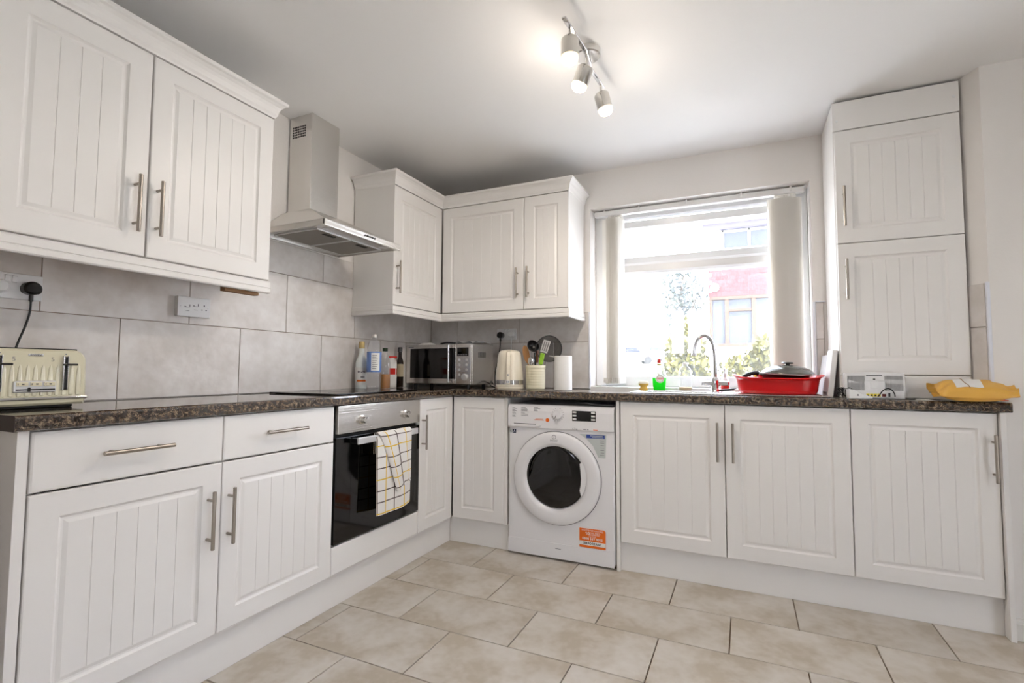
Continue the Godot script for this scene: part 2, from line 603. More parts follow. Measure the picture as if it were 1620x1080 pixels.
func build_shell():
	var st := S()
	bb(st, Vector3(-0.75, -0.25, -0.75), Vector3(ROOM_R + 0.3, -0.008, ROOM_B + 0.3), 0.0)
	var fl := obj("floor", st, M.grout_floor)
	structure(fl, "beige stone-effect tiled kitchen floor with brown grout lines", "floor")
	st = S()
	bb(st, Vector3(-0.75, CEIL, -0.75), Vector3(ROOM_R + 0.3, CEIL + 0.25, ROOM_B + 0.3), 0.0)
	structure(obj("ceiling", st, M.ceiling), "plain white painted ceiling above the kitchen units", "ceiling")
	st = S()
	bb(st, Vector3(-0.75, -0.008, -0.75), Vector3(WALL_X - 0.007, CEIL, ROOM_B + 0.3), 0.0)
	structure(obj("wall_left", st, M.wall), "white wall with grey tiles behind the hob and toaster", "wall")
	# back wall round the window opening
	st = S()
	var z0 := -0.75
	var z1 := WALL_Z - 0.006
	bb(st, Vector3(-0.472, -0.008, z0), Vector3(WIN_L, CEIL, z1), 0.0)
	bb(st, Vector3(WIN_R, -0.008, z0), Vector3(ROOM_R + 0.3, CEIL, z1), 0.0)
	bb(st, Vector3(WIN_L, -0.008, z0), Vector3(WIN_R, WIN_B - 0.022, z1), 0.0)
	bb(st, Vector3(WIN_L, WIN_T, z0), Vector3(WIN_R, CEIL, z1), 0.0)
	structure(obj("wall_back", st, M.wall), "white wall with the window above the sink", "wall")
	# chimney breast beside the tall cupboard
	st = S()
	bb(st, Vector3(2.531, -0.008, z1), Vector3(ROOM_R + 0.3, 0.873, -0.0195), 0.0)
	prism(st, PackedVector2Array([Vector2(ROOM_R + 0.3, 0.0195), Vector2(2.511, 0.0195), Vector2(2.472, 0.105), Vector2(2.472, -z1), Vector2(ROOM_R + 0.3, -z1)]), 0.873, CEIL, Transform3D(Basis(Vector3(1, 0, 0), Vector3(0, 0, -1), Vector3(0, 1, 0)), Vector3.ZERO))
	structure(obj("wall_right", st, M.wall), "plain cream wall that juts out at the right of the tall cupboard", "wall")
	st = S()
	bb(st, Vector3(ROOM_R, -0.008, 0.0), Vector3(ROOM_R + 0.3, CEIL, 1.9), 0.0)
	bb(st, Vector3(ROOM_R, -0.008, 2.6), Vector3(ROOM_R + 0.3, CEIL, ROOM_B), 0.0)
	bb(st, Vector3(ROOM_R, 2.1, 1.9), Vector3(ROOM_R + 0.3, CEIL, 2.6), 0.0)
	structure(obj("wall_side", st, M.wall), "plain wall with a glazed garden door, out of view on the right", "wall")
	st = S()
	bb(st, Vector3(-0.75, -0.008, ROOM_B), Vector3(RW_L, CEIL, ROOM_B + 0.3), 0.0)
	bb(st, Vector3(RW_R, -0.008, ROOM_B), Vector3(ROOM_R + 0.3, CEIL, ROOM_B + 0.3), 0.0)
	bb(st, Vector3(RW_L, -0.008, ROOM_B), Vector3(RW_R, RW_B, ROOM_B + 0.3), 0.0)
	bb(st, Vector3(RW_L, RW_T, ROOM_B), Vector3(RW_R, CEIL, ROOM_B + 0.3), 0.0)
	structure(obj("wall_rear", st, M.wall), "plain wall with a wide window, behind the camera", "wall")
	st = S()
	bb(st, Vector3(-0.48, -0.008, 2.155), Vector3(0.12, CEIL, 2.29), 0.0)
	structure(obj("wall_stub", st, M.wall), "short return wall past the end of the left worktop", "wall")
	st = S()
	sweep(st, [Vector2(2.533, -0.0195), Vector2(ROOM_R, -0.0195)], [Vector2(0, 0.0), Vector2(0.016, 0.0), Vector2(0.016, 0.062), Vector2(0.012, 0.074), Vector2(0.005, 0.08), Vector2(0, 0.08)], 0, 0)
	structure(obj("baseboard_right", st, M.skirting), "white skirting board at the foot of the right wall", "skirting board")
	# glazed garden door out of view, the room's second daylight
	var d := thing("door_1", "white glazed garden door out of view", "door", Vector3(ROOM_R, 0, 1.9))
	d.set_meta("kind", "structure")
	st = S()
	bb(st, Vector3(0.08, 0.0, 0.0), Vector3(0.15, 2.1, 0.09), 0.004)
	bb(st, Vector3(0.08, 0.0, 0.61), Vector3(0.15, 2.1, 0.7), 0.004)
	bb(st, Vector3(0.08, 0.0, 0.09), Vector3(0.15, 0.14, 0.61), 0.004)
	bb(st, Vector3(0.08, 2.0, 0.09), Vector3(0.15, 2.1, 0.61), 0.004)
	obj("frame", st, M.upvc, d)
	st = S()
	bb(st, Vector3(0.11, 0.14, 0.09), Vector3(0.116, 2.0, 0.61), 0.0)
	obj("pane", st, M.pane, d)

func build_rear_window():
	var w := thing("window_2", "white plastic window in the wall behind the camera", "window", Vector3(0, 0, ROOM_B + 0.12))
	w.set_meta("kind", "structure")
	var st := S()
	var xm := (RW_L + RW_R) / 2
	bb(st, Vector3(RW_L, RW_B, -0.03), Vector3(RW_L + 0.07, RW_T, 0.03), 0.004)
	bb(st, Vector3(RW_R - 0.07, RW_B, -0.03), Vector3(RW_R, RW_T, 0.03), 0.004)
	bb(st, Vector3(RW_L + 0.07, RW_B, -0.03), Vector3(RW_R - 0.07, RW_B + 0.07, 0.03), 0.004)
	bb(st, Vector3(RW_L + 0.07, RW_T - 0.07, -0.03), Vector3(RW_R - 0.07, RW_T, 0.03), 0.004)
	bb(st, Vector3(xm - 0.03, RW_B + 0.07, -0.03), Vector3(xm + 0.03, RW_T - 0.07, 0.03), 0.004)
	obj("frame", st, M.upvc, w)
	st = S()
	bb(st, Vector3(RW_L + 0.07, RW_B + 0.07, -0.004), Vector3(xm - 0.03, RW_T - 0.07, 0.0), 0.0)
	obj("pane", st, M.pane, w)
	st = S()
	bb(st, Vector3(xm + 0.03, RW_B + 0.07, -0.004), Vector3(RW_R - 0.07, RW_T - 0.07, 0.0), 0.0)
	obj("pane", st, M.pane, w)

func tile_mesh(size: Vector3, cache: Dictionary) -> Mesh:
	var k := "%.3f/%.3f/%.3f" % [size.x, size.y, size.z]
	if not cache.has(k):
		var st := S()
		box(st, Vector3.ZERO, size, 0.0016)
		cache[k] = st.commit()
	return cache[k]

func build_floor():
	var fl := get_node("floor")
	var cache := {}
	var g := 0.0022
	var rng := RandomNumberGenerator.new()
	rng.seed = 12
	for r in range(-1, 15):
		var za := maxf(0.267 + 0.3034 * r + g, -0.09)
		var zb := minf(0.267 + 0.3034 * (r + 1) - g, ROOM_B)
		if zb - za < 0.01:
			continue
		var off := 0.0337 + (0.25 if posmod(r, 2) == 1 else 0.0)
		for k in range(-1, 9):
			if zb > 2.012 and off + 0.5 * k < -0.09:   # past the end panel the floor runs on to the wall
				var wa := maxf(off + 0.5 * k + g, -0.47)
				var wb := minf(off + 0.5 * (k + 1) - g, -0.09 if za < 2.012 else 9.0)
				var wz := maxf(za, 2.012)
				var ws := Vector3(wb - wa, 0.009, zb - wz)
				if ws.x > 0.01 and ws.z > 0.01:
					inst("tile", tile_mesh(ws, cache), M.floor_tiles[k + 2], fl, Vector3((wa + wb) / 2, -0.0045, (wz + zb) / 2))
				if za >= 2.012:
					continue
			var xa := maxf(off + 0.5 * k + g, -0.09)
			var xb := minf(off + 0.5 * (k + 1) - g, ROOM_R)
			if xb - xa < 0.01 or (za < -0.02 and xa > 2.56):
				continue
			var s := Vector3(xb - xa, 0.009, zb - za)
			inst("tile", tile_mesh(s, cache), M.floor_tiles[rng.randi() % 5], fl, Vector3((xa + xb) / 2, -0.0045, (za + zb) / 2))

func build_wall_tiles():
	var cache := {}
	var g := 0.0014
	var rng := RandomNumberGenerator.new()
	rng.seed = 5
	var w := get_node("wall_left")
	var rows := [[0.9135, 1.209, 0.119], [1.209, 1.497, -0.13], [1.497, 1.65, 0.119]]
	for r in rows:
		for k in range(-2, 6):
			var za: float = maxf(r[2] + 0.4815 * k, WALL_Z)
			var zb: float = minf(r[2] + 0.4815 * (k + 1), 2.155)
			if zb - za < 0.02:
				continue
			var s := Vector3(0.009, r[1] - r[0] - 2 * g, zb - za - 2 * g)
			inst("tile", tile_mesh(s, cache), M.wall_tiles[rng.randi() % 4], w, Vector3(WALL_X - 0.0045, (r[0] + r[1]) / 2, (za + zb) / 2))
	w = get_node("wall_back")
	var back := [[0.9135, 1.209, 0.002, -0.463, 0.719], [1.209, 1.395, -0.242, -0.463, 0.719], [0.9135, 1.2, 1.46, 1.952, 1.99], [1.2, 1.395, 1.95, 1.952, 1.99]]
	for r in back:
		for k in range(-3, 6):
			var xa: float = maxf(r[2] + 0.482 * k, r[3])
			var xb: float = minf(r[2] + 0.482 * (k + 1), r[4])
			if xb - xa < 0.02:
				continue
			var s := Vector3(xb - xa - 2 * g, r[1] - r[0] - 2 * g, 0.009)
			inst("tile", tile_mesh(s, cache), M.wall_tiles[rng.randi() % 4], w, Vector3((xa + xb) / 2, (r[0] + r[1]) / 2, WALL_Z - 0.0045))
	w = get_node("wall_right")
	var skew := atan2(0.039, 0.0855)
	for r in [[0.9135, 1.215], [1.215, 1.395]]:
		var s := Vector3(0.009, r[1] - r[0] - 2 * g, 0.078)
		var o := inst("tile", tile_mesh(s, cache), M.wall_tiles[1], w, Vector3(2.4855, (r[0] + r[1]) / 2, -0.067))
		o.rotation.y = skew
	var st := S()
	box(st, Vector3(2.507, 1.1557, -0.0255), Vector3(0.012, 0.484, 0.016), 0.003, Transform3D.IDENTITY)
	obj("edge_trim", st, M.trim, w)
	st = S()
	bb(st, Vector3(WIN_L - 0.008, 0.9135, -0.45), Vector3(WIN_L + 0.003, 1.397, -0.437), 0.003)
	obj("edge_trim", st, M.trim, get_node("wall_back"))
	st = S()
	bb(st, Vector3(WIN_R - 0.003, 0.9135, -0.45), Vector3(WIN_R + 0.009, 1.397, -0.437), 0.003)
	bb(st, Vector3(WIN_R + 0.009, 1.394, -0.45), Vector3(1.995, 1.40, -0.438), 0.002)
	obj("edge_trim", st, M.trim, get_node("wall_back"))
	# pale grout showing between the wall tiles
	st = S()
	bb(st, Vector3(-0.473, 0.9135, WALL_Z - 0.005), Vector3(WALL_X - 0.003, 1.65, 2.155), 0.0)
	obj("grout", st, M.grout_wall, get_node("wall_left"))
	st = S()
	bb(st, Vector3(-0.463, 0.9135, -0.453), Vector3(0.719, 1.395, WALL_Z - 0.003), 0.0)
	bb(st, Vector3(1.952, 0.9135, -0.453), Vector3(1.99, 1.395, WALL_Z - 0.003), 0.0)
	obj("grout", st, M.grout_wall, get_node("wall_back"))

func build_window():
	var w := thing("window_1", "white plastic window with a top opening light above the sink", "window", Vector3(0, 0, -0.62))
	w.set_meta("kind", "structure")
	var st := S()
	# outer frame, transom at 1.65 to 1.715
	bb(st, Vector3(WIN_L, WIN_B, -0.035), Vector3(WIN_L + 0.07, WIN_T, 0.035), 0.005)
	bb(st, Vector3(WIN_R - 0.07, WIN_B, -0.035), Vector3(WIN_R, WIN_T, 0.035), 0.005)
	bb(st, Vector3(WIN_L + 0.07, WIN_B, -0.035), Vector3(WIN_R - 0.07, WIN_B + 0.065, 0.035), 0.005)
	bb(st, Vector3(WIN_L + 0.07, WIN_T - 0.05, -0.035), Vector3(WIN_R - 0.07, WIN_T, 0.035), 0.005)
	obj("frame", st, M.upvc, w)
	st = S()
	prism(st, PackedVector2Array([Vector2(-0.035, 1.645), Vector2(0.02, 1.645), Vector2(0.034, 1.66), Vector2(0.034, 1.70), Vector2(0.02, 1.718), Vector2(-0.035, 1.718)]), WIN_L + 0.07, WIN_R - 0.07, Transform3D(Basis(Vector3(0, 0, 1), Vector3(0, 1, 0), Vector3(1, 0, 0)), Vector3.ZERO))
	obj("transom", st, M.upvc, w)
	# top light, open a little at its foot
	var sash := Transform3D(Basis.from_euler(Vector3(0.09, 0, 0)), Vector3(0, 2.0, -0.02))
	st = S()
	var a := WIN_L + 0.075
	var b := WIN_R - 0.075
	bb(st, Vector3(a, -0.045, -0.03), Vector3(b, 0.0, 0.02), 0.004, sash)
	bb(st, Vector3(a, -0.285, -0.03), Vector3(b, -0.235, 0.02), 0.004, sash)
	bb(st, Vector3(a, -0.235, -0.03), Vector3(a + 0.05, -0.045, 0.02), 0.004, sash)
	bb(st, Vector3(b - 0.05, -0.235, -0.03), Vector3(b, -0.045, 0.02), 0.004, sash)
	obj("sash", st, M.upvc, w)
	st = S()
	bb(st, Vector3(a + 0.05, -0.235, -0.008), Vector3(b - 0.05, -0.045, -0.004), 0.0, sash)
	obj("pane", st, M.pane, w)
	st = S()
	bb(st, Vector3(WIN_L + 0.07, WIN_B + 0.065, -0.006), Vector3(WIN_R - 0.07, 1.645, -0.002), 0.0)
	obj("pane", st, M.pane, w)
	st = S()
	bb(st, Vector3(WIN_L, WIN_B - 0.022, -0.75), Vector3(WIN_R, WIN_B, WALL_Z + 0.004), 0.004)
	structure(obj("trim_1", st, M.upvc), "white plastic window sill behind the tap", "window sill")
	# vertical blind, drawn to both sides
	var bl := thing("vertical_blind", "white vertical blind drawn open to both sides of the window", "blind", Vector3(0, 0, -0.52))
	st = S()
	box(st, Vector3((WIN_L + WIN_R) / 2 - 0.003, 2.033, 0.0), Vector3(WIN_R - WIN_L - 0.03, 0.034, 0.042), 0.008)
	obj("headrail", st, M.upvc, bl)
	for x in [0.80, 1.02, 1.30, 1.60, 1.85]:
		st = S()
		bb(st, Vector3(x, 2.028, -0.024), Vector3(x + 0.012, 2.056, 0.024), 0.002)
		obj("bracket", st, M.plastic_white, bl)
	var slat := S()
	var n := 8
	for k in n:   # a slightly bowed strip
		var u0 := -0.5 + float(k) / n
		var u1 := -0.5 + float(k + 1) / n
		var p := func(u: float, y: float) -> Vector3: return Vector3(u * 0.089, y, 0.006 * cos(u * PI))
		var nf := func(u: float) -> Vector3: return Vector3(0.006 * PI * sin(u * PI) / 0.089, 0, 1).normalized()
		quadn(slat, p.call(u0, 0.0), p.call(u1, 0.0), p.call(u1, 1.05), p.call(u0, 1.05), nf.call(u0), nf.call(u1), nf.call(u1), nf.call(u0))
		var bk := Vector3(0, 0, -0.0006)
		quadn(slat, p.call(u0, 0.0) + bk, p.call(u1, 0.0) + bk, p.call(u1, 1.05) + bk, p.call(u0, 1.05) + bk, -nf.call(u0), -nf.call(u1), -nf.call(u1), -nf.call(u0))
	bb(slat, Vector3(-0.04, 0.0, 0.002), Vector3(0.04, 0.035, 0.0065), 0.001)
	bb(slat, Vector3(-0.008, 1.045, 0.0), Vector3(0.008, 1.072, 0.008), 0.001)
	var sm := slat.commit()
	# left stack shows one slat face on and six packed edge on; right stack the same way, more spread
	var spots := []
	spots.append([0.834, 0.3])
	for k in 6:
		spots.append([0.836 + 0.0148 * k, 1.28])
	for k in 9:
		spots.append([1.782 + 0.0112 * k, 0.10 + 0.045 * k])
	for s in spots:
		var o := inst("slat", sm, M.blind, bl, Vector3(s[0], 0.948, 0.0))
		o.rotation.y = s[1]
	st = S()
	tube(st, [Vector3(0.768, 2.02, 0.01), Vector3(0.766, 1.5, 0.012), Vector3(0.768, 1.12, 0.012)], 0.0012, 5, 3)
	obj("pull_cord", st, M.plastic_white, bl)

# ---------------------------------------------------------------- fitted units
func rect_rings(st: SurfaceTool, w: float, h: float, rings: Array, at: Vector3):
	for i in rings.size() - 1:
		var a: Vector2 = rings[i]
		var b: Vector2 = rings[i + 1]
		var pa := [Vector3(a.x, a.x, a.y), Vector3(w - a.x, a.x, a.y), Vector3(w - a.x, h - a.x, a.y), Vector3(a.x, h - a.x, a.y)]
		var pb := [Vector3(b.x, b.x, b.y), Vector3(w - b.x, b.x, b.y), Vector3(w - b.x, h - b.x, b.y), Vector3(b.x, h - b.x, b.y)]
		var dirs := [Vector3(0, -1, 0), Vector3(1, 0, 0), Vector3(0, 1, 0), Vector3(-1, 0, 0)]
		for k in 4:
			var k2 := (k + 1) % 4
			var d: Vector3 = dirs[k]
			var n := (d * (b.y - a.y) + Vector3(0, 0, b.x - a.x)).normalized()
			quad(st, at + pa[k], at + pa[k2], at + pb[k2], at + pb[k], n)

# panelled door with upright V grooves; front at z = 0 of its own frame, lower left corner at `at`
func door_mesh(w: float, h: float, planks: int, margin := 0.066, soft := 1.0, at := Vector3.ZERO) -> SurfaceTool:
	var st := S()
	var m := margin
	var zf := -0.0022
	rect_rings(st, w, h, [Vector2(0, -0.018), Vector2(0, -0.0035), Vector2(0.001, -0.0012), Vector2(0.0035, 0), Vector2(m, 0), Vector2(m + 0.003, -0.003), Vector2(m + 0.007, -0.006), Vector2(m + 0.012, -0.006), Vector2(m + 0.022, zf)], at)
	quad(st, at + Vector3(0, 0, -0.018), at + Vector3(w, 0, -0.018), at + Vector3(w, h, -0.018), at + Vector3(0, h, -0.018), Vector3(0, 0, -1))
	var x0 := m + 0.022
	var x1 := w - x0
	var y0 := x0
	var y1 := h - x0
	var pitch := (x1 - x0) / planks
	var g := 0.0018 * soft
	for k in planks:
		var a := x0 + pitch * k + (g if k > 0 else 0.0)
		var b := x0 + pitch * (k + 1) - (g if k < planks - 1 else 0.0)
		quad(st, at + Vector3(a, y0, zf), at + Vector3(b, y0, zf), at + Vector3(b, y1, zf), at + Vector3(a, y1, zf), Vector3(0, 0, 1))
		if k < planks - 1:
			var c := x0 + pitch * (k + 1)
			var zg := zf - 0.0018 * soft
			quad(st, at + Vector3(c - g, y0, zf), at + Vector3(c, y0, zg), at + Vector3(c, y1, zg), at + Vector3(c - g, y1, zf), Vector3(0.75, 0, 0.66))
			quad(st, at + Vector3(c, y0, zg), at + Vector3(c + g, y0, zf), at + Vector3(c + g, y1, zf), at + Vector3(c, y1, zg), Vector3(-0.75, 0, 0.66))
			for e in [y0, y1]:
				tri(st, at + Vector3(c - g, e, zf), at + Vector3(c + g, e, zf), at + Vector3(c, e, zg), Vector3(0, signf(y0 + y1 - 2 * e), 0), Vector3(0, signf(y0 + y1 - 2 * e), 0), Vector3(0, signf(y0 + y1 - 2 * e), 0))
	return st

func slab_mesh(w: float, h: float, at := Vector3.ZERO) -> SurfaceTool:
	var st := S()
	rect_rings(st, w, h, [Vector2(0, -0.018), Vector2(0, -0.005), Vector2(0.0015, -0.002), Vector2(0.006, 0)], at)
	var e := 0.006
	quad(st, at + Vector3(e, e, 0), at + Vector3(w - e, e, 0), at + Vector3(w - e, h - e, 0), at + Vector3(e, h - e, 0), Vector3(0, 0, 1))
	quad(st, at + Vector3(0, 0, -0.018), at + Vector3(w, 0, -0.018), at + Vector3(w, h, -0.018), at + Vector3(0, h, -0.018), Vector3(0, 0, -1))
	return st

# T bar handle, centre on the door's face
func handle(parent: Node, c: Vector3, upright := true, length := 0.186, gap := 0.127):
	var st := S()
	var d := Vector3(0, 1, 0) if upright else Vector3(1, 0, 0)
	var out := Vector3(0, 0, 0.032)
	rod(st, c + out - d * length / 2, c + out + d * length / 2, 0.006, 14, 0.001)
	for s in [-1.0, 1.0]:
		rod(st, c + d * gap / 2 * s - Vector3(0, 0, 0.001), c + d * gap / 2 * s + out, 0.0045, 10)
	obj("handle", st, M.handle, parent)

func add_door(parent: Node, x: float, y: float, w: float, h: float, planks: int, margin := 0.066, called := "door") -> MeshInstance3D:
	var o := obj(called, door_mesh(w, h, planks, margin), M.door, parent)
	o.position = Vector3(x, y, 0)
	return o

func add_slab(parent: Node, x: float, y: float, w: float, h: float, called := "drawer") -> MeshInstance3D:
	var o := obj(called, slab_mesh(w, h), M.door, parent)
	o.position = Vector3(x, y, 0)
	return o

func carcass(parent: Node, w: float, y0: float, y1: float, depth: float, front := -0.0195, with_top := true, shelf := false, called := "carcass"):
	var st := S()
	var t := 0.018
	bb(st, Vector3(0, y0, -depth), Vector3(t, y1, front), 0.001)
	bb(st, Vector3(w - t, y0, -depth), Vector3(w, y1, front), 0.001)
	bb(st, Vector3(t, y0, -depth), Vector3(w - t, y0 + t, front), 0.001)
	bb(st, Vector3(t, y0 + t, -depth), Vector3(w - t, y1, -depth + 0.008), 0.001)
	if with_top:
		bb(st, Vector3(t, y1 - t, -depth), Vector3(w - t, y1, front), 0.001)
	if shelf:
		bb(st, Vector3(t, (y0 + y1) / 2, -depth + 0.01), Vector3(w - t, (y0 + y1) / 2 + t, front - 0.02), 0.001)
	obj(called, st, M.carcass, parent)

const DB := 0.15     # foot of the base doors
const DT := 0.867    # head of the base doors
const DEPTH := 0.44

func build_base_units():
	var gap := 0.0016
	# ---- left run
	for k in 2:
		var zl: float = [1.983, 1.4747][k]
		var w: float = [0.5083, 0.5062][k]
		var u := thing("drawer_cabinet", ["white base cabinet with a drawer over a wide grooved door, below the toaster", "white base cabinet with a drawer over a grooved door, directly beside the oven"][k], "cabinet", Vector3(0, 0, zl), PI / 2, "drawer-line base cabinets")
		carcass(u, w - 0.0005, DB, DT + 0.001, DEPTH)
		var dr := add_slab(u, gap, 0.7165, w - 2 * gap, DT - 0.7165)
		handle(dr, Vector3([zl - 1.746, zl - 1.2325][k] - gap, 0.796 - 0.7165, 0), false)
		var dd := add_door(u, gap, DB, w - 2 * gap, 0.7115 - DB, 6, 0.064)
		handle(dd, Vector3([zl - 1.521, zl - 1.449][k] - gap, 0.534 - DB, 0))
	var st := S()
	bb(st, Vector3(-0.44, 0.0, 1.985), Vector3(-0.002, 0.872, 2.008), 0.001)
	tag(obj("end_panel", st, M.door), "tall white end panel under the left end of the worktop by the toaster", "panel")
	var u := thing("corner_cabinet", "narrow white base cabinet with a handle, between the oven and the corner", "cabinet", Vector3(0, 0, 0.3428), PI / 2)
	carcass(u, 0.34, DB, DT + 0.001, DEPTH)
	var dd := add_door(u, gap, DB, 0.3405 - 2 * gap, DT - DB, 4, 0.062)
	handle(dd, Vector3(0.0215, 0.688 - DB, 0))
	# ---- back run
	u = thing("corner_cabinet", "narrow white base cabinet without a handle, between the corner and the washing machine", "cabinet", Vector3(0.0, 0, 0))
	st = S()
	bb(st, Vector3(0.004, DB, -0.43), Vector3(0.022, DT, -0.0195), 0.001)
	bb(st, Vector3(0.344, DB, -0.43), Vector3(0.362, DT, -0.006), 0.001)
	bb(st, Vector3(0.022, DB, -0.43), Vector3(0.344, DB + 0.018, -0.0195), 0.001)
	obj("carcass", st, M.carcass, u)
	add_door(u, 0.0035, DB, 0.3395, DT - DB, 3, 0.062)
	st = S()
	bb(st, Vector3(0.9905, 0.0, -0.43), Vector3(1.0085, 0.871, -0.002), 0.001)
	tag(obj("end_panel", st, M.door), "narrow white upright panel between the washing machine and the sink cabinet", "panel")
	u = thing("sink_cabinet", "white double-door base cabinet under the sink", "cabinet", Vector3(1.0122, 0, 0))
	carcass(u, 1.0065, DB, DT + 0.001, DEPTH, -0.0195, false)
	dd = add_door(u, gap, DB, 0.5017 - 2 * gap, DT - DB, 5, 0.066)
	handle(dd, Vector3(1.4815 - 1.0122 - gap, 0.691 - DB, 0))
	dd = add_door(u, 0.5017 + gap, DB, 0.506 - 2 * gap, DT - DB, 6, 0.066)
	handle(dd, Vector3(1.549 - 1.5139 - gap, 0.691 - DB, 0))
	u = thing("base_cabinet", "white single-door base cabinet at the right end, below the router and parcel", "cabinet", Vector3(2.02, 0, 0))
	carcass(u, 0.49, DB, DT + 0.001, DEPTH)
	dd = add_door(u, gap, DB, 0.4905 - 2 * gap, DT - DB, 6, 0.062)
	handle(dd, Vector3(2.4915 - 2.02 - gap, 0.691 - DB, 0))
	st = S()
	bb(st, Vector3(2.5117, 0.0, -0.43), Vector3(2.5297, 0.871, 0.02), 0.001)
	tag(obj("end_panel", st, M.door), "white end panel at the right end of the back run, against the wall", "panel")
	# ---- plinths
	st = S()
	bb(st, Vector3(-0.048, 0.0005, -0.046), Vector3(-0.03, DB - 0.001, 1.984), 0.001)
	tag(obj("plinth", st, M.door), "long white plinth board along the floor under the left units", "plinth", "")
	st = S()
	bb(st, Vector3(-0.0295, 0.0005, -0.046), Vector3(0.362, DB - 0.001, -0.028), 0.001)
	tag(obj("plinth", st, M.door), "short white plinth board under the corner cabinet beside the washing machine", "plinth")
	st = S()
	bb(st, Vector3(1.009, 0.0005, -0.046), Vector3(2.511, DB - 0.001, -0.028), 0.001)
	tag(obj("plinth", st, M.door), "white plinth board under the sink cabinet and the single cabinet", "plinth")

func build_worktops():
	var y0 := 0.8725
	var st := S()
	# rounded front edge, swept; left piece keeps the corner
	var prof := [Vector2(0, y0), Vector2(0.48, y0), Vector2(0.4845, y0 + 0.002), Vector2(0.487, y0 + 0.007), Vector2(0.487, WT - 0.009), Vector2(0.4845, WT - 0.003), Vector2(0.478, WT), Vector2(0, WT)]
	sweep(st, [Vector2(WALL_X + 0.0005, 2.022), Vector2(WALL_X + 0.0005, WALL_Z + 0.001)], prof, 0, 0)
	var w := obj("worktop", st, M.worktop)
	tag(w, "dark brown stone-effect worktop on the left run, carrying the hob and toaster", "worktop")
	st = S()
	bb(st, Vector3(WALL_X + 0.002, y0 + 0.0005, 2.0222), Vector3(0.0205, WT - 0.0005, 2.0235), 0.0)
	obj("end_edging", st, M.worktop_edge, w)
	st = S()
	# back piece, with a hole for the sink bowl
	var hx0 := 1.10
	var hx1 := 1.44
	var hz0 := -0.33
	var hz1 := -0.05
	var front := 0.022
	var px := func(d: float) -> Array: return [Vector2(0, y0), Vector2(d - 0.007, y0), Vector2(d - 0.0025, y0 + 0.002), Vector2(d, y0 + 0.007), Vector2(d, WT - 0.009), Vector2(d - 0.0025, WT - 0.003), Vector2(d - 0.009, WT), Vector2(0, WT)]
	sweep(st, [Vector2(0.0225, hz1), Vector2(2.5105, hz1)], px.call(front - hz1), 0, 0)
	sweep(st, [Vector2(2.5105, -0.019), Vector2(2.549, -0.019)], px.call(front + 0.019), 0, 0)
	bb(st, Vector3(0.0225, y0, WALL_Z + 0.001), Vector3(2.51, WT, hz0), 0.0)
	bb(st, Vector3(0.0225, y0, hz0), Vector3(hx0, WT, hz1), 0.0)
	bb(st, Vector3(hx1, y0, hz0), Vector3(2.51, WT, hz1), 0.0)
	w = obj("worktop", st, M.worktop)
	tag(w, "dark brown stone-effect worktop along the window wall, holding the sink and kettle", "worktop")
	st = S()
	bb(st, Vector3(0.0212, y0 + 0.002, 0.02), Vector3(0.0236, WT + 0.0005, 0.0235), 0.0)
	obj("joint_strip", st, M.black_matte, w)

# ---------------------------------------------------------------- wall units
const PELMET := [Vector2(-0.012, 1.337), Vector2(0.004, 1.337), Vector2(0.0075, 1.341), Vector2(0.0075, 1.356), Vector2(0.0045, 1.3585), Vector2(0.0075, 1.361), Vector2(0.0075, 1.381), Vector2(0.004, 1.386), Vector2(-0.012, 1.386)]
const CORNICE := [Vector2(-0.014, 2.079), Vector2(0.002, 2.079), Vector2(0.004, 2.086), Vector2(0.009, 2.094), Vector2(0.010, 2.101), Vector2(0.013, 2.113), Vector2(0.019, 2.124), Vector2(0.028, 2.133), Vector2(0.036, 2.137), Vector2(0.038, 2.140), Vector2(0.038, 2.150), Vector2(-0.014, 2.150)]

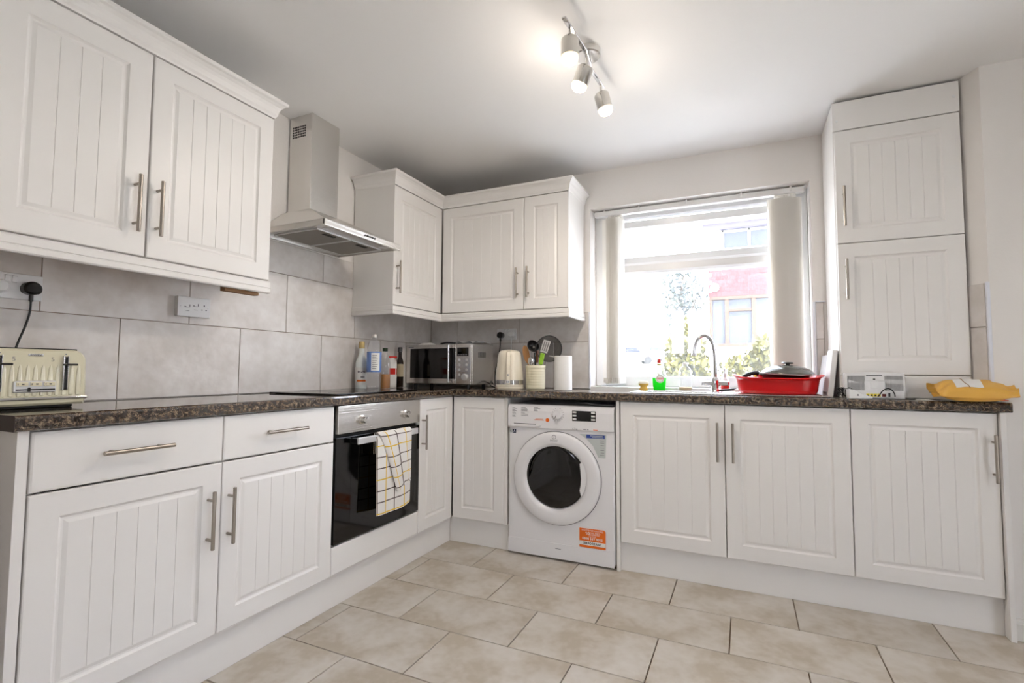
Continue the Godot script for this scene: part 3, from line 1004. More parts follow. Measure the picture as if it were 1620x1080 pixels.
func build_wall_units():
	var y0 := 1.3924
	var y1 := 2.0753
	var wl := -0.1735
	# big double unit over the toaster
	var u := thing("wall_cabinet", "large white double-door wall cabinet nearest the camera, above the toaster", "cabinet", Vector3(wl, 0, 2.062), PI / 2)
	var w := 2.062 - 1.1758
	carcass(u, w, y0 - 0.004, y1 + 0.004, 0.29)
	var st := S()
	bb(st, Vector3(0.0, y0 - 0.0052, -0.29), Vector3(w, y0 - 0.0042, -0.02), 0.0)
	obj("underside", st, M.wood_board, u)
	st = S()
	bb(st, Vector3(w - 0.16, 1.330, -0.075), Vector3(w - 0.012, 1.352, -0.045), 0.001)
	obj("batten", st, M.wood_board, u)
	var xm := 2.062 - 1.6504
	var d := add_door(u, 0.02, y0, xm - 0.02 - 0.0015, y1 - y0, 4, 0.068)
	handle(d, Vector3(2.062 - 1.690 - 0.02, 1.556 - y0, 0))
	d = add_door(u, xm + 0.0035, y0, w - xm - 0.005, y1 - y0, 6, 0.062)
	handle(d, Vector3(2.062 - 1.6225 - xm - 0.003, 1.556 - y0, 0))
	var path := [Vector2(0, -0.0), Vector2(w, -0.0), Vector2(w, -0.29)]
	st = S()
	sweep(st, path, PELMET, 0, 0)
	fix_pelmet(st, u)
	st = S()
	sweep(st, path, CORNICE, 0, 1)
	obj("cornice", st, M.door, u)
	# corner pair: left part on the hob wall
	u = thing("wall_cabinet", "white single-door wall cabinet in the corner, right of the cooker hood", "cabinet", Vector3(wl, 0, 0.3723), PI / 2)
	w = 0.3723 + 0.1235
	carcass(u, w, y0 - 0.004, y1 + 0.004, 0.29)
	st = S()
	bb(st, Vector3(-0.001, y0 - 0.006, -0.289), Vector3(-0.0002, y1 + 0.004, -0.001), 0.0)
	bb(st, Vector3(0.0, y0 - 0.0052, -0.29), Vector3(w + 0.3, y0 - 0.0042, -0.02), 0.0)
	obj("side_panel", st, M.door, u)
	d = add_door(u, 0.002, y0, w - 0.007, y1 - y0, 6, 0.068)
	handle(d, Vector3(0.3723 - 0.3475 - 0.002, 1.549 - y0, 0))
	var cp := [Vector2(0, -0.29), Vector2(0, 0), Vector2(w, 0), Vector2(w, 0.8)]
	st = S()
	sweep(st, cp, PELMET, 0, 1)
	obj("pelmet", st, M.door, u)
	st = S()
	sweep(st, cp, CORNICE, 0, 1)
	obj("cornice", st, M.door, u)
	# right part on the window wall
	u = thing("wall_cabinet", "white double-door wall cabinet above the microwave and kettle, beside the window", "cabinet", Vector3(wl, 0, -0.1235))
	w = 0.6905 - wl
	carcass(u, w, y0 - 0.004, y1 + 0.004, 0.318)
	st = S()
	bb(st, Vector3(w, y0 - 0.006, -0.318), Vector3(w + 0.001, y1 + 0.004, -0.001), 0.0)
	obj("side_panel", st, M.door, u)
	xm = 0.4077 - wl
	d = add_door(u, 0.005, y0, xm - 0.0065, y1 - y0, 6, 0.064)
	handle(d, Vector3(0.3695 - wl - 0.005, 1.551 - y0, 0))
	d = add_door(u, xm + 0.0025, y0, w - xm - 0.004, y1 - y0, 3, 0.062)
	handle(d, Vector3(0.4405 - wl - xm - 0.002, 1.553 - y0, 0))
	var bp := [Vector2(0, 0.8), Vector2(0, 0), Vector2(w, 0), Vector2(w, -0.318)]
	st = S()
	sweep(st, bp, PELMET, 1, 2)
	obj("pelmet", st, M.door, u)
	st = S()
	sweep(st, bp, CORNICE, 1, 2)
	obj("cornice", st, M.door, u)

func fix_pelmet(_st: SurfaceTool, u: Node3D):
	# plain front run only; the end stays open and shows the raw underside
	var st := S()
	sweep(st, [Vector2(0, 0), Vector2(2.062 - 1.1758, 0)], PELMET, 0, 0)
	obj("pelmet", st, M.door, u)

func build_tall_unit():
	var x := 2.0048
	var u := thing("tall_cabinet", "tall white two-door cupboard standing on the worktop at the right of the window", "cabinet", Vector3(x, WT, -0.083))
	var w := 0.4586
	var st := S()
	bb(st, Vector3(-0.003, 0.001, -0.353), Vector3(0.014, 2.289 - WT, -0.0195), 0.001)
	bb(st, Vector3(w - 0.014, 0.001, -0.353), Vector3(w + 0.003, 2.28 - WT, -0.0195), 0.001)
	bb(st, Vector3(0.014, 0.001, -0.353), Vector3(w - 0.014, 2.27 - WT, -0.345), 0.001)
	bb(st, Vector3(0.014, 1.61 - WT, -0.345), Vector3(w - 0.014, 1.625 - WT, -0.0195), 0.001)
	bb(st, Vector3(0.014, 2.14 - WT, -0.345), Vector3(w - 0.014, 2.158 - WT, -0.0195), 0.001)
	bb(st, Vector3(0.014, 0.001, -0.345), Vector3(w - 0.014, 0.019, -0.0195), 0.001)
	obj("carcass", st, M.carcass, u)
	var dd := add_door(u, 0.0, 1.6185 - WT, w, 2.1465 - 1.6185, 6, 0.062)
	handle(dd, Vector3(0.0285, 1.784 - 1.6185, 0))
	dd = add_door(u, 0.0, 1.0165 - WT, w, 1.6155 - 1.0165, 6, 0.062)
	handle(dd, Vector3(0.0305, 1.447 - 1.0165, 0))
	add_slab(u, 0.0, 0.002, w, 1.0135 - WT - 0.002, "foot_board")
	st = S()
	bb(st, Vector3(-0.006, 2.1505 - WT, -0.0185), Vector3(w + 0.001, 2.285 - WT, 0.0), 0.001)
	obj("head_board", st, M.door, u)
	for p in [Vector2(0.012, 0.045), Vector2(w - 0.018, 0.068)]:
		st = S()
		lathe(st, [Vector2(0.006, 0), Vector2(0.0055, 0.0012), Vector2(0, 0.0014)], 12, Transform3D(Basis.from_euler(Vector3(PI / 2, 0, 0)), Vector3(p.x, 2.1505 - WT + p.y, 0)))
		obj("screw_cap", st, M.plastic_white, u)
	st = S()
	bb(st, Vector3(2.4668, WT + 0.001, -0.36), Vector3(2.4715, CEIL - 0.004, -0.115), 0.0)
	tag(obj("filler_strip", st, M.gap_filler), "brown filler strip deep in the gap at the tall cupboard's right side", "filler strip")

# ---------------------------------------------------------------- appliances
func build_hood():
	var h := thing("cooker_hood", "stainless steel chimney cooker hood over the hob, between the wall cabinets", "cooker hood", Vector3(0, 0, 0))
	var st := S()
	bb(st, Vector3(WALL_X + 0.001, 1.80, 0.664), Vector3(-0.313, CEIL - 0.002, 0.846), 0.002)
	var ch := obj("chimney", st, M.steel, h)
	# vent grid on the side towards the room: rows of little dark slots
	st = S()
	for i in 8:
		for j in 5:
			var xx := -0.445 + 0.0115 * i
			var yy := 2.185 + 0.0125 * j
			bb(st, Vector3(xx, yy, 0.8455), Vector3(xx + 0.008, yy + 0.0085, 0.8467), 0.0)
	obj("vent_slots", st, M.black_matte, ch)
	# pyramid canopy
	st = S()
	var z0 := 0.492
	var z1 := 1.02
	var xf := -0.036
	var xb := WALL_X + 0.001
	var lo := 1.652
	var hi := 1.682
	var tz0 := 0.655
	var tz1 := 0.855
	var tx := -0.30
	var ty := 1.808
	var e := [Vector3(xb, hi, z1), Vector3(xf, hi, z1), Vector3(xf, hi, z0), Vector3(xb, hi, z0)]
	var t := [Vector3(xb, ty, tz1), Vector3(tx, ty, tz1), Vector3(tx, ty, tz0), Vector3(xb, ty, tz0)]
	quad(st, e[0], e[1], t[1], t[0], Vector3(0, 0.6, 0.8))
	quad(st, e[1], e[2], t[2], t[1], Vector3(0.45, 0.9, 0))
	quad(st, e[2], e[3], t[3], t[2], Vector3(0, 0.6, -0.8))
	quad(st, t[0], t[1], t[2], t[3], Vector3.UP)
	obj("canopy", st, M.steel, h)
	st = S()
	bb(st, Vector3(xb, lo + 0.004, z1 - 0.008), Vector3(xf, hi, z1), 0.002)
	bb(st, Vector3(xb, lo + 0.004, z0), Vector3(xf, hi, z0 + 0.008), 0.002)
	bb(st, Vector3(xf - 0.012, lo, z0), Vector3(xf + 0.003, hi + 0.0015, z1), 0.003)
	bb(st, Vector3(xb, lo + 0.004, z0), Vector3(xb + 0.012, hi, z1), 0.001)
	obj("rim", st, M.steel, h)
	st = S()
	bb(st, Vector3(xb + 0.012, lo + 0.010, z0 + 0.008), Vector3(xf - 0.012, lo + 0.014, z1 - 0.008), 0.0)
	obj("underside", st, M.alu, h)
	for k in 2:
		st = S()
		var za := z0 + 0.045 + 0.222 * k
		bb(st, Vector3(-0.40, lo + 0.0045, za), Vector3(-0.13, lo + 0.0105, za + 0.212), 0.002)
		var f := obj("grease_filter", st, M.filter, h)
		st = S()
		bb(st, Vector3(-0.402, lo + 0.0035, za - 0.002), Vector3(-0.128, lo + 0.010, za + 0.004), 0.001)
		bb(st, Vector3(-0.402, lo + 0.0035, za + 0.208), Vector3(-0.128, lo + 0.010, za + 0.214), 0.001)
		bb(st, Vector3(-0.402, lo + 0.0035, za + 0.004), Vector3(-0.396, lo + 0.010, za + 0.208), 0.001)
		bb(st, Vector3(-0.134, lo + 0.0035, za + 0.004), Vector3(-0.128, lo + 0.010, za + 0.208), 0.001)
		obj("frame", st, M.silver, f)
		st = S()
		bb(st, Vector3(-0.175, lo + 0.002, za + 0.07), Vector3(-0.155, lo + 0.005, za + 0.14), 0.001)
		obj("latch", st, M.black_matte, f)
	for z in [z0 + 0.075, z1 - 0.075]:
		st = S()
		lathe(st, [Vector2(0.0, 0.0), Vector2(0.026, 0.0), Vector2(0.026, 0.004), Vector2(0, 0.004)], 18, Transform3D(Basis.IDENTITY, Vector3(-0.085, lo + 0.0065, z)))
		obj("lamp_cover", st, M.silver, h)
	for k in 5:
		st = S()
		var z := 0.766 - 0.0172 * k
		rod(st, Vector3(xf + 0.002, 1.669, z), Vector3(xf + 0.0065, 1.669, z), 0.0048, 12)
		obj("button", st, M.black, h)

func build_oven():
	var zl := 0.9665
	var w := 0.622
	var u := thing("oven", "built-in single oven with black glass door and steel control panel", "oven", Vector3(0, 0, zl), PI / 2)
	var st := S()
	bb(st, Vector3(0.003, 0.272, -0.43), Vector3(w - 0.003, 0.868, -0.022), 0.002)
	obj("body", st, M.black_matte, u)
	st = S()
	bb(st, Vector3(0.016, 0.744, -0.022), Vector3(w - 0.003, 0.868, 0.004), 0.003)
	obj("control_panel", st, M.steel, u)
	for z in [0.802, 0.474]:
		st = S()
		var c := Vector3(zl - z, 0.797, 0.004)
		lathe(st, [Vector2(0.0215, 0), Vector2(0.0215, 0.004), Vector2(0.0165, 0.006), Vector2(0.0155, 0.026), Vector2(0.0145, 0.028), Vector2(0, 0.0285)], 24, Transform3D(Basis.from_euler(Vector3(PI / 2, 0, 0)), c))
		var kn := obj("knob", st, M.steel, u)
		st = S()
		bb(st, c + Vector3(-0.001, 0.003, 0.0275), c + Vector3(0.001, 0.014, 0.0292), 0.0)
		obj("pointer", st, M.ink, kn)
		st = S()
		for k in 7:
			var a := PI * 0.25 + PI * 1.5 * k / 6.0
			var p := c + Vector3(-sin(a), -cos(a), 0) * 0.026 * -1.0
			bb(st, Vector3(p.x - 0.0012, p.y - 0.0012, 0.0035), Vector3(p.x + 0.0012, p.y + 0.0012, 0.0045), 0.0)
		obj("scale_marks", st, M.ink, u)
	st = S()
	bb(st, Vector3(0.006, 0.276, -0.020), Vector3(w - 0.003, 0.730, 0.003), 0.003)
	var door := obj("door", st, M.black_gloss, u)
	st = S()
	bb(st, Vector3(0.10, 0.35, 0.0028), Vector3(w - 0.09, 0.625, 0.0034), 0.0)
	obj("window", st, mat(Color(0.035, 0.033, 0.032), 0.05), door)
	# flat bar handle on two posts
	st = S()
	var ha := zl - 0.873
	var hb := zl - 0.424
	bb(st, Vector3(ha, 0.694, 0.040), Vector3(hb, 0.724, 0.050), 0.003)
	obj("handle", st, M.silver, door)
	for x in [ha - 0.0, hb - 0.02]:
		st = S()
		bb(st, Vector3(x, 0.698, 0.003), Vector3(x + 0.02, 0.720, 0.041), 0.003)
		obj("handle_post", st, M.black, door)
	# white filler under the oven belongs to the units
	var f := thing("oven_housing", "white cabinet housing of the oven, seen as a low panel below its door", "cabinet", Vector3(0, 0, zl), PI / 2)
	add_slab(f, 0.0, DB, w, 0.268 - DB, "board")
	st = S()
	bb(st, Vector3(0.0, DB, -0.43), Vector3(w, DB + 0.018, -0.02), 0.001)
	obj("oven_shelf", st, M.carcass, f)
	# tea towel over the handle
	build_towel(zl)

func towel_tex() -> ImageTexture:
	var im := Image.create(256, 512, false, Image.FORMAT_RGB8)
	im.fill(Color(0.90, 0.885, 0.86))
	var brown := Color(0.36, 0.31, 0.29)
	var yel := Color(0.87, 0.70, 0.10)
	for k in range(0, 5):
		var x := 14 + 62 * k
		im.fill_rect(Rect2i(x, 0, 6, 512), yel if k % 2 == 1 else brown)
	for k in range(0, 9):
		var y := 30 + 60 * k
		im.fill_rect(Rect2i(0, y, 256, 6), yel if k % 3 == 1 else brown)
	for k in [1, 3]:
		im.fill_rect(Rect2i(14 + 62 * k, 0, 6, 512), yel)
	return ImageTexture.create_from_image(im)

# a hanging sheet: f(u, v) gives the point; thin solid with two faces
func sheet(st: SurfaceTool, f: Callable, nu: int, nv: int, thick: float, uvf: Callable):
	var P := []
	var N := []
	for i in nu + 1:
		var row := []
		for j in nv + 1:
			row.append(f.call(float(i) / nu, float(j) / nv))
		P.append(row)
	for i in nu + 1:
		var row := []
		for j in nv + 1:
			var du: Vector3 = P[min(i + 1, nu)][j] - P[max(i - 1, 0)][j]
			var dv: Vector3 = P[i][min(j + 1, nv)] - P[i][max(j - 1, 0)]
			row.append(dv.cross(du).normalized())
		N.append(row)
	for i in nu:
		for j in nv:
			var ids := [[i, j], [i + 1, j], [i + 1, j + 1], [i, j + 1]]
			var a := []
			var n := []
			var uv := []
			for k in ids:
				a.append(P[k[0]][k[1]])
				n.append(N[k[0]][k[1]])
				uv.append(uvf.call(float(k[0]) / nu, float(k[1]) / nv))
			quadn(st, a[0], a[1], a[2], a[3], n[0], n[1], n[2], n[3], uv[0], uv[1], uv[2], uv[3])
			quadn(st, a[0] - n[0] * thick, a[1] - n[1] * thick, a[2] - n[2] * thick, a[3] - n[3] * thick, -n[0], -n[1], -n[2], -n[3], uv[0], uv[1], uv[2], uv[3])
	var rim := []
	for i in nu + 1: rim.append([i, 0])
	for j in range(1, nv + 1): rim.append([nu, j])
	for i in range(nu - 1, -1, -1): rim.append([i, nv])
	for j in range(nv - 1, -1, -1): rim.append([0, j])
	for k in rim.size() - 1:
		var p: Array = rim[k]
		var q: Array = rim[k + 1]
		var a: Vector3 = P[p[0]][p[1]]
		var b: Vector3 = P[q[0]][q[1]]
		if a.distance_to(b) > 1e-6:
			quad(st, a, b, b - N[q[0]][q[1]] * thick, a - N[p[0]][p[1]] * thick)

func build_towel(zl: float):
	var tw := thing("tea_towel", "white tea towel with brown and yellow checks, folded over the oven door handle", "tea towel", Vector3(0.045, 0.73, 0.63), PI / 2)
	var m := mat(Color(1, 1, 1), 0.9)
	m.albedo_texture = towel_tex()
	m.cull_mode = BaseMaterial3D.CULL_DISABLED
	# local frame: x to the right (towards the corner), y up from the bar's top, z out from the door
	var under := func(u: float, v: float) -> Vector3:
		var x := lerpf(-0.128, 0.137 - 0.003 * v, u)
		var z := 0.009 + 0.0045 * sin(u * 9.0 + v * 1.0) * (0.3 + v) + 0.004 * v
		var y := -0.002 - (0.372 + 0.012 * sin(u * 3.0) - 0.008 * u) * v
		if v < 0.06:
			z -= (0.06 - v) * 0.22
			y = -0.002 - 0.372 * v * 0.85
		return Vector3(x, y, z)
	var st := S()
	sheet(st, under, 28, 40, 0.0022, func(u: float, v: float) -> Vector2: return Vector2(0.05 + 0.95 * u, 0.05 + 0.85 * v))
	obj("cloth", st, m, tw)
	# the folded half that hangs in front, wide at the bar and tapering to its lower left
	var over := func(u: float, v: float) -> Vector3:
		var left := lerpf(-0.118, 0.018, pow(v, 0.8))
		var x := lerpf(left, 0.137, u)
		var drop: float = lerpf(0.292, 0.268, smoothstep(0.35, 0.55, u))
		var y := 0.004 - drop * v
		var z := 0.019 + 0.006 * sin(u * 11.0 + v * 0.8) * (0.35 + 0.65 * v) + 0.004 * sin(u * 4.0)
		if v < 0.05:
			z -= (0.05 - v) * 0.36
			y = 0.004 - drop * v * v * 12.0
		if u < 0.12:
			z -= (0.12 - u) * 0.05
		return Vector3(x, y, z)
	st = S()
	sheet(st, over, 36, 40, 0.0022, func(u: float, v: float) -> Vector2: return Vector2(0.18 + 0.82 * u, 0.02 + 0.66 * v))
	obj("folded_half", st, m, tw)
	# over the bar and down behind it
	var behind := func(u: float, v: float) -> Vector3:
		var x := lerpf(-0.125, 0.134, u)
		var a := PI * minf(v * 2.0, 1.0)
		var r := 0.0085
		var y := -0.004 + r * sin(a)
		var z := r * cos(a) + 0.0
		if v > 0.5:
			y = -0.004 - (v - 0.5) * 0.18
			z = -r
		return Vector3(x, y, z)
	st = S()
	sheet(st, behind, 12, 18, 0.0016, func(u: float, v: float) -> Vector2: return Vector2(0.05 + 0.9 * u, 0.1 * v))
	obj("back_fold", st, m, tw)

func ring_xy(st: SurfaceTool, prof: Array, c: Vector3, seg := 48):
	# turned about the z axis: profile of (radius, z)
	lathe(st, prof, seg, Transform3D(Basis(Vector3(1, 0, 0), Vector3(0, 0, 1), Vector3(0, -1, 0)), c))

func build_washer():
	var u := thing("washing_machine", "white front-loading washer dryer with an orange sticker, under the worktop", "washing machine", Vector3(0.677, 0, 0))
	var x0 := 0.372 - 0.677
	var x1 := 0.983 - 0.677
	var st := S()
	box(st, Vector3((x0 + x1) / 2, 0.418 + 0.006, -0.215), Vector3(x1 - x0, 0.823, 0.43), 0.014, Transform3D.IDENTITY, 3)
	obj("body", st, M.washer, u)
	# raised control fascia, leaning back a little
	st = S()
	var pr := PackedVector2Array([Vector2(-0.02, 0.705), Vector2(0.0065, 0.705), Vector2(0.0095, 0.71), Vector2(0.0095, 0.80), Vector2(0.004, 0.822), Vector2(-0.008, 0.834), Vector2(-0.02, 0.8365)])
	prism(st, pr, x0 + 0.001, x1 - 0.001, Transform3D(Basis(Vector3(0, 0, 1), Vector3(0, 1, 0), Vector3(1, 0, 0)), Vector3.ZERO))
	var fa := obj("control_fascia", st, M.washer, u)
	var zf := 0.0097
	# lower kick panel with a fine seam
	st = S()
	var kp := PackedVector2Array([Vector2(x0 + 0.004, 0.012), Vector2(x1 - 0.004, 0.012), Vector2(x1 - 0.004, 0.100), Vector2(x1 - 0.02, 0.0935), Vector2(x1 - 0.06, 0.0925), Vector2(x0 + 0.004, 0.0925)])
	prism(st, kp, -0.004, 0.0022, Transform3D.IDENTITY, 0.0012)
	var kick := obj("kick_panel", st, M.washer, u)
	st = S()
	bb(st, Vector3(-0.02, 0.064, 0.002), Vector3(0.012, 0.0665, 0.003), 0.0)
	obj("scratch_slot", st, M.ink_grey, kick)
	st = S()
	bb(st, Vector3(x0 + 0.03, 0.0, -0.40), Vector3(x0 + 0.07, 0.014, -0.03), 0.002)
	obj("foot", st, M.black, u)
	st = S()
	bb(st, Vector3(x1 - 0.07, 0.0, -0.40), Vector3(x1 - 0.03, 0.014, -0.03), 0.002)
	obj("foot", st, M.black, u)
	# door: broad white ring round dark glass
	var c := Vector3(-0.016, 0.4415, 0.0)
	st = S()
	ring_xy(st, [Vector2(0.250, -0.002), Vector2(0.250, 0.010), Vector2(0.246, 0.0165), Vector2(0.236, 0.0215), Vector2(0.215, 0.0245), Vector2(0.190, 0.0235), Vector2(0.180, 0.020), Vector2(0.172, 0.012), Vector2(0.166, 0.006)], c, 72)
	var door := obj("door", st, M.washer, u)
	st = S()
	ring_xy(st, [Vector2(0.2535, -0.001), Vector2(0.2535, 0.0012), Vector2(0.249, 0.0012)], c, 72)
	obj("door_gap", st, M.ink_grey, u)
	st = S()
	ring_xy(st, [Vector2(0.171, 0.0075), Vector2(0.166, 0.013), Vector2(0.14, 0.0155), Vector2(0.09, 0.017), Vector2(0.0, 0.0175)], c + Vector3(0.0, 0.012, 0.0), 64)
	obj("glass", st, M.black_gloss, door)
	# opening grip cut into the ring's right inner side
	st = S()
	var gp := PackedVector2Array()
	for k in 9:
		var a := lerpf(-0.60, 0.56, k / 8.0)
		gp.append(Vector2(cos(a) * 0.176, sin(a) * 0.176))
	gp.append(Vector2(0.149, 0.086)); gp.append(Vector2(0.139, 0.078)); gp.append(Vector2(0.143, 0.045)); gp.append(Vector2(0.147, 0.0)); gp.append(Vector2(0.145, -0.03)); gp.append(Vector2(0.139, -0.062)); gp.append(Vector2(0.147, -0.094))
	prism(st, gp, 0.010, 0.0205, Transform3D(Basis.IDENTITY, c + Vector3(0, 0.012, 0)), 0.003)
	obj("grip", st, M.washer, door)
	# logo: a ring with an i, and the name
	st = S()
	ring_xy(st, [Vector2(0.0115, 0.0), Vector2(0.0115, 0.0012), Vector2(0.0095, 0.0012), Vector2(0.0095, 0.0)], Vector3(-0.020, 0.665, 0.0238), 28)
	bb(st, Vector3(-0.0213, 0.6585, 0.0238), Vector3(-0.0187, 0.667, 0.025), 0.0)
	bb(st, Vector3(-0.0213, 0.669, 0.0238), Vector3(-0.0187, 0.672, 0.025), 0.0)
	obj("logo", st, M.ink_grey, door)
	text("lettering", "INDeSIT", 0.0095, M.ink_grey, door, T(Vector3(-0.020, 0.6455, 0.0243)))
	# control details
	st = S()
	bb(st, Vector3(0.755 - 0.677, 0.756, 0.008), Vector3(0.886 - 0.677, 0.811, zf + 0.001), 0.002)
	var scr := obj("display", st, M.black_gloss, fa)
	for k in 6:
		st = S()
		var bx: float = [0.758, 0.861][k % 2] - 0.677
		var by := 0.7625 + 0.018 * (k / 2)
		bb(st, Vector3(bx, by, zf), Vector3(bx + 0.021, by + 0.0085, zf + 0.0025), 0.001)
		obj("button", st, M.plastic_white, scr)
	st = S()
	ring_xy(st, [Vector2(0.026, 0.0), Vector2(0.026, 0.010), Vector2(0.0235, 0.0155), Vector2(0.0, 0.0165)], Vector3(0.674 - 0.677, 0.787, zf - 0.001), 40)
	var dial := obj("dial", st, M.washer, fa)
	st = S()
	bb(st, Vector3(-0.0013, -0.022, 0.0), Vector3(0.0013, -0.004, 0.001), 0.0, T(Vector3(0.671 - 0.677, 0.787, zf + 0.0155), 0, 0, -0.45))
	obj("pointer", st, M.ink, dial)
	st = S()
	for k in 16:
		var a := TAU * k / 16.0
		var p := Vector3(-0.003 + 0.0335 * cos(a), 0.787 + 0.0335 * sin(a), zf - 0.0004)
		bb(st, p - Vector3(0.0016, 0.0016, 0), p + Vector3(0.0016, 0.0016, 0.0008), 0.0)
	obj("dial_marks", st, M.ink_grey, fa)
	st = S()
	ring_xy(st, [Vector2(0.0105, 0.0), Vector2(0.0105, 0.0035), Vector2(0.0, 0.004)], Vector3(0.614 - 0.677, 0.754, zf - 0.0005), 24)
	obj("start_button", st, M.orange, fa)
	st = S()
	bb(st, Vector3(0.543 - 0.677, 0.7565, zf - 0.0003), Vector3(0.588 - 0.677, 0.7585, zf + 0.0003), 0.0)
	bb(st, Vector3(0.535 - 0.677, 0.7515, zf - 0.0003), Vector3(0.592 - 0.677, 0.7535, zf + 0.0003), 0.0)
	obj("orange_lettering", st, M.orange, fa)
	# programme list: short printed rows in three columns
	var rng := RandomNumberGenerator.new()
	rng.seed = 4
	for col in [[0.400, 0.817, 9, 0.03], [0.455, 0.819, 8, 0.045], [0.533, 0.821, 4, 0.040]]:
		st = S()
		for k in col[2]:
			var y: float = col[1] - 0.0062 * k
			var l: float = col[3] * rng.randf_range(0.45, 1.0) if k > 0 else col[3] * 0.6
			bb(st, Vector3(col[0] - 0.677, y - 0.0021, zf - 0.0003), Vector3(col[0] - 0.677 + l, y, zf + 0.0002), 0.0)
		obj("programme_list", st, M.ink_grey, fa)
	text("lettering", "6.7 kg", 0.008, M.ink, fa, T(Vector3(0.771 - 0.677, 0.7135, zf)))
	for p in [[0.815, 0.832, M.ink_grey], [0.838, 0.847, M.ink_grey], [0.872, 0.896, M.orange]]:
		st = S()
		bb(st, Vector3(p[0] - 0.677, 0.7118, zf - 0.0003), Vector3(p[1] - 0.677, 0.7152, zf + 0.0003), 0.0)
		obj("printed_mark", st, p[2], fa)
	# detergent drawer lip
	st = S()
	var dl := PackedVector2Array([Vector2(0.381, 0.713), Vector2(0.40, 0.7255), Vector2(0.580, 0.7255), Vector2(0.568, 0.715), Vector2(0.55, 0.7115), Vector2(0.40, 0.7095)])
	for k in dl.size():
		dl[k].x -= 0.677
	prism(st, dl, 0.004, 0.0165, Transform3D.IDENTITY, 0.003)
	var lip := obj("detergent_drawer", st, M.washer, u)
	st = S()
	bb(st, Vector3(0.41 - 0.677, 0.7255, 0.0065), Vector3(0.545 - 0.677, 0.729, 0.0105), 0.0)
	obj("grip_shadow_slot", st, M.ink, lip)
	# stickers
	st = S()
	bb(st, Vector3(0.376 - 0.677, 0.672, -0.001), Vector3(0.398 - 0.677, 0.693, 0.0006), 0.0)
	obj("class_sticker", st, M.sticker_grey, u)
	st = S()
	bb(st, Vector3(0.398 - 0.677, 0.672, -0.001), Vector3(0.420 - 0.677, 0.693, 0.0006), 0.0)
	var cs := obj("class_sticker", st, M.navy, u)
	text("lettering", "A", 0.013, M.plastic_white, cs, T(Vector3(0.409 - 0.677, 0.6825, 0.0007)))
	text("lettering", "A", 0.013, M.navy, cs, T(Vector3(0.387 - 0.677, 0.6825, 0.0007)))
	st = S()
	var es := PackedVector2Array([Vector2(0.792, 0.689), Vector2(0.94, 0.689), Vector2(0.935, 0.568), Vector2(0.897, 0.568), Vector2(0.868, 0.628), Vector2(0.832, 0.664)])
	for k in es.size():
		es[k].x -= 0.677
	prism(st, es, -0.001, 0.0007, Transform3D.IDENTITY)
	var en := obj("guide_sticker", st, M.sticker_grey, u)
	st = S()
	bb(st, Vector3(0.832 - 0.677, 0.668, 0.0005), Vector3(0.932 - 0.677, 0.687, 0.0011), 0.0)
	obj("blue_band", st, M.ink_blue, en)
	st = S()
	bb(st, Vector3(0.853 - 0.677, 0.6795, 0.001), Vector3(0.921 - 0.677, 0.683, 0.0014), 0.0)
	bb(st, Vector3(0.862 - 0.677, 0.6725, 0.001), Vector3(0.925 - 0.677, 0.6752, 0.0014), 0.0)
	obj("band_print", st, M.sticker_grey, en)
	st = S()
	for k in 7:
		var y := 0.657 - 0.0125 * k
		bb(st, Vector3(0.905 + 0.002 * (k % 3) - 0.677, y, 0.0005), Vector3(0.928 - 0.677, y + 0.0022, 0.001), 0.0)
	obj("printed_lines", st, M.ink_grey, en)
	st = S()
	var os := PackedVector2Array([Vector2(0.793, 0.194), Vector2(0.926, 0.1955), Vector2(0.934, 0.188), Vector2(0.934, 0.097), Vector2(0.793, 0.096)])
	for k in os.size():
		os[k].x -= 0.677
	prism(st, os, -0.001, 0.0030, Transform3D.IDENTITY)
	var osk := obj("orange_sticker", st, M.orange, u)
	st = S()
	bb(st, Vector3(0.793 - 0.677, 0.109, 0.0028), Vector3(0.934 - 0.677, 0.130, 0.0034), 0.0)
	obj("white_band", st, M.paper, osk)
	var cx := 0.8635 - 0.677
	text("lettering", "IMPORTANT", 0.0125, M.ink, osk, T(Vector3(cx, 0.1195, 0.0035)), 0.0006, true)
	text("lettering", "REGISTER FOR YOUR FREE", 0.0075, M.paper, osk, T(Vector3(cx, 0.186, 0.0031)))
	text("lettering", "10", 0.0165, M.paper, osk, T(Vector3(cx - 0.027, 0.170, 0.0031)), 0.0006, true)
	text("lettering", "YEARS PARTS", 0.0078, M.paper, osk, T(Vector3(cx + 0.012, 0.174, 0.0031)))
	text("lettering", "GUARANTEE", 0.0078, M.paper, osk, T(Vector3(cx + 0.010, 0.165, 0.0031)))
	text("lettering", "CALL NOW", 0.006, M.paper, osk, T(Vector3(cx, 0.155, 0.0031)))
	text("lettering", "0800 597 3013", 0.0125, M.paper, osk, T(Vector3(cx, 0.1435, 0.0031)), 0.0006, true)
	# folded papers lying on top of the machine
	st = S()
	sheet(st, func(a: float, b: float) -> Vector3: return Vector3(lerpf(0.11, 0.29, a), 0.841 + 0.009 * (1.0 - a) * b + 0.002 * sin(a * 9.0), lerpf(-0.33, -0.03, b)), 12, 8, 0.0014, func(a: float, b: float) -> Vector2: return Vector2(a, b))
	var pp := obj("folded_paper", st, M.paper_grey)
	pp.position = Vector3(0.677, 0, 0)
	tag(pp, "curled grey paper lying on top of the washing machine", "paper")

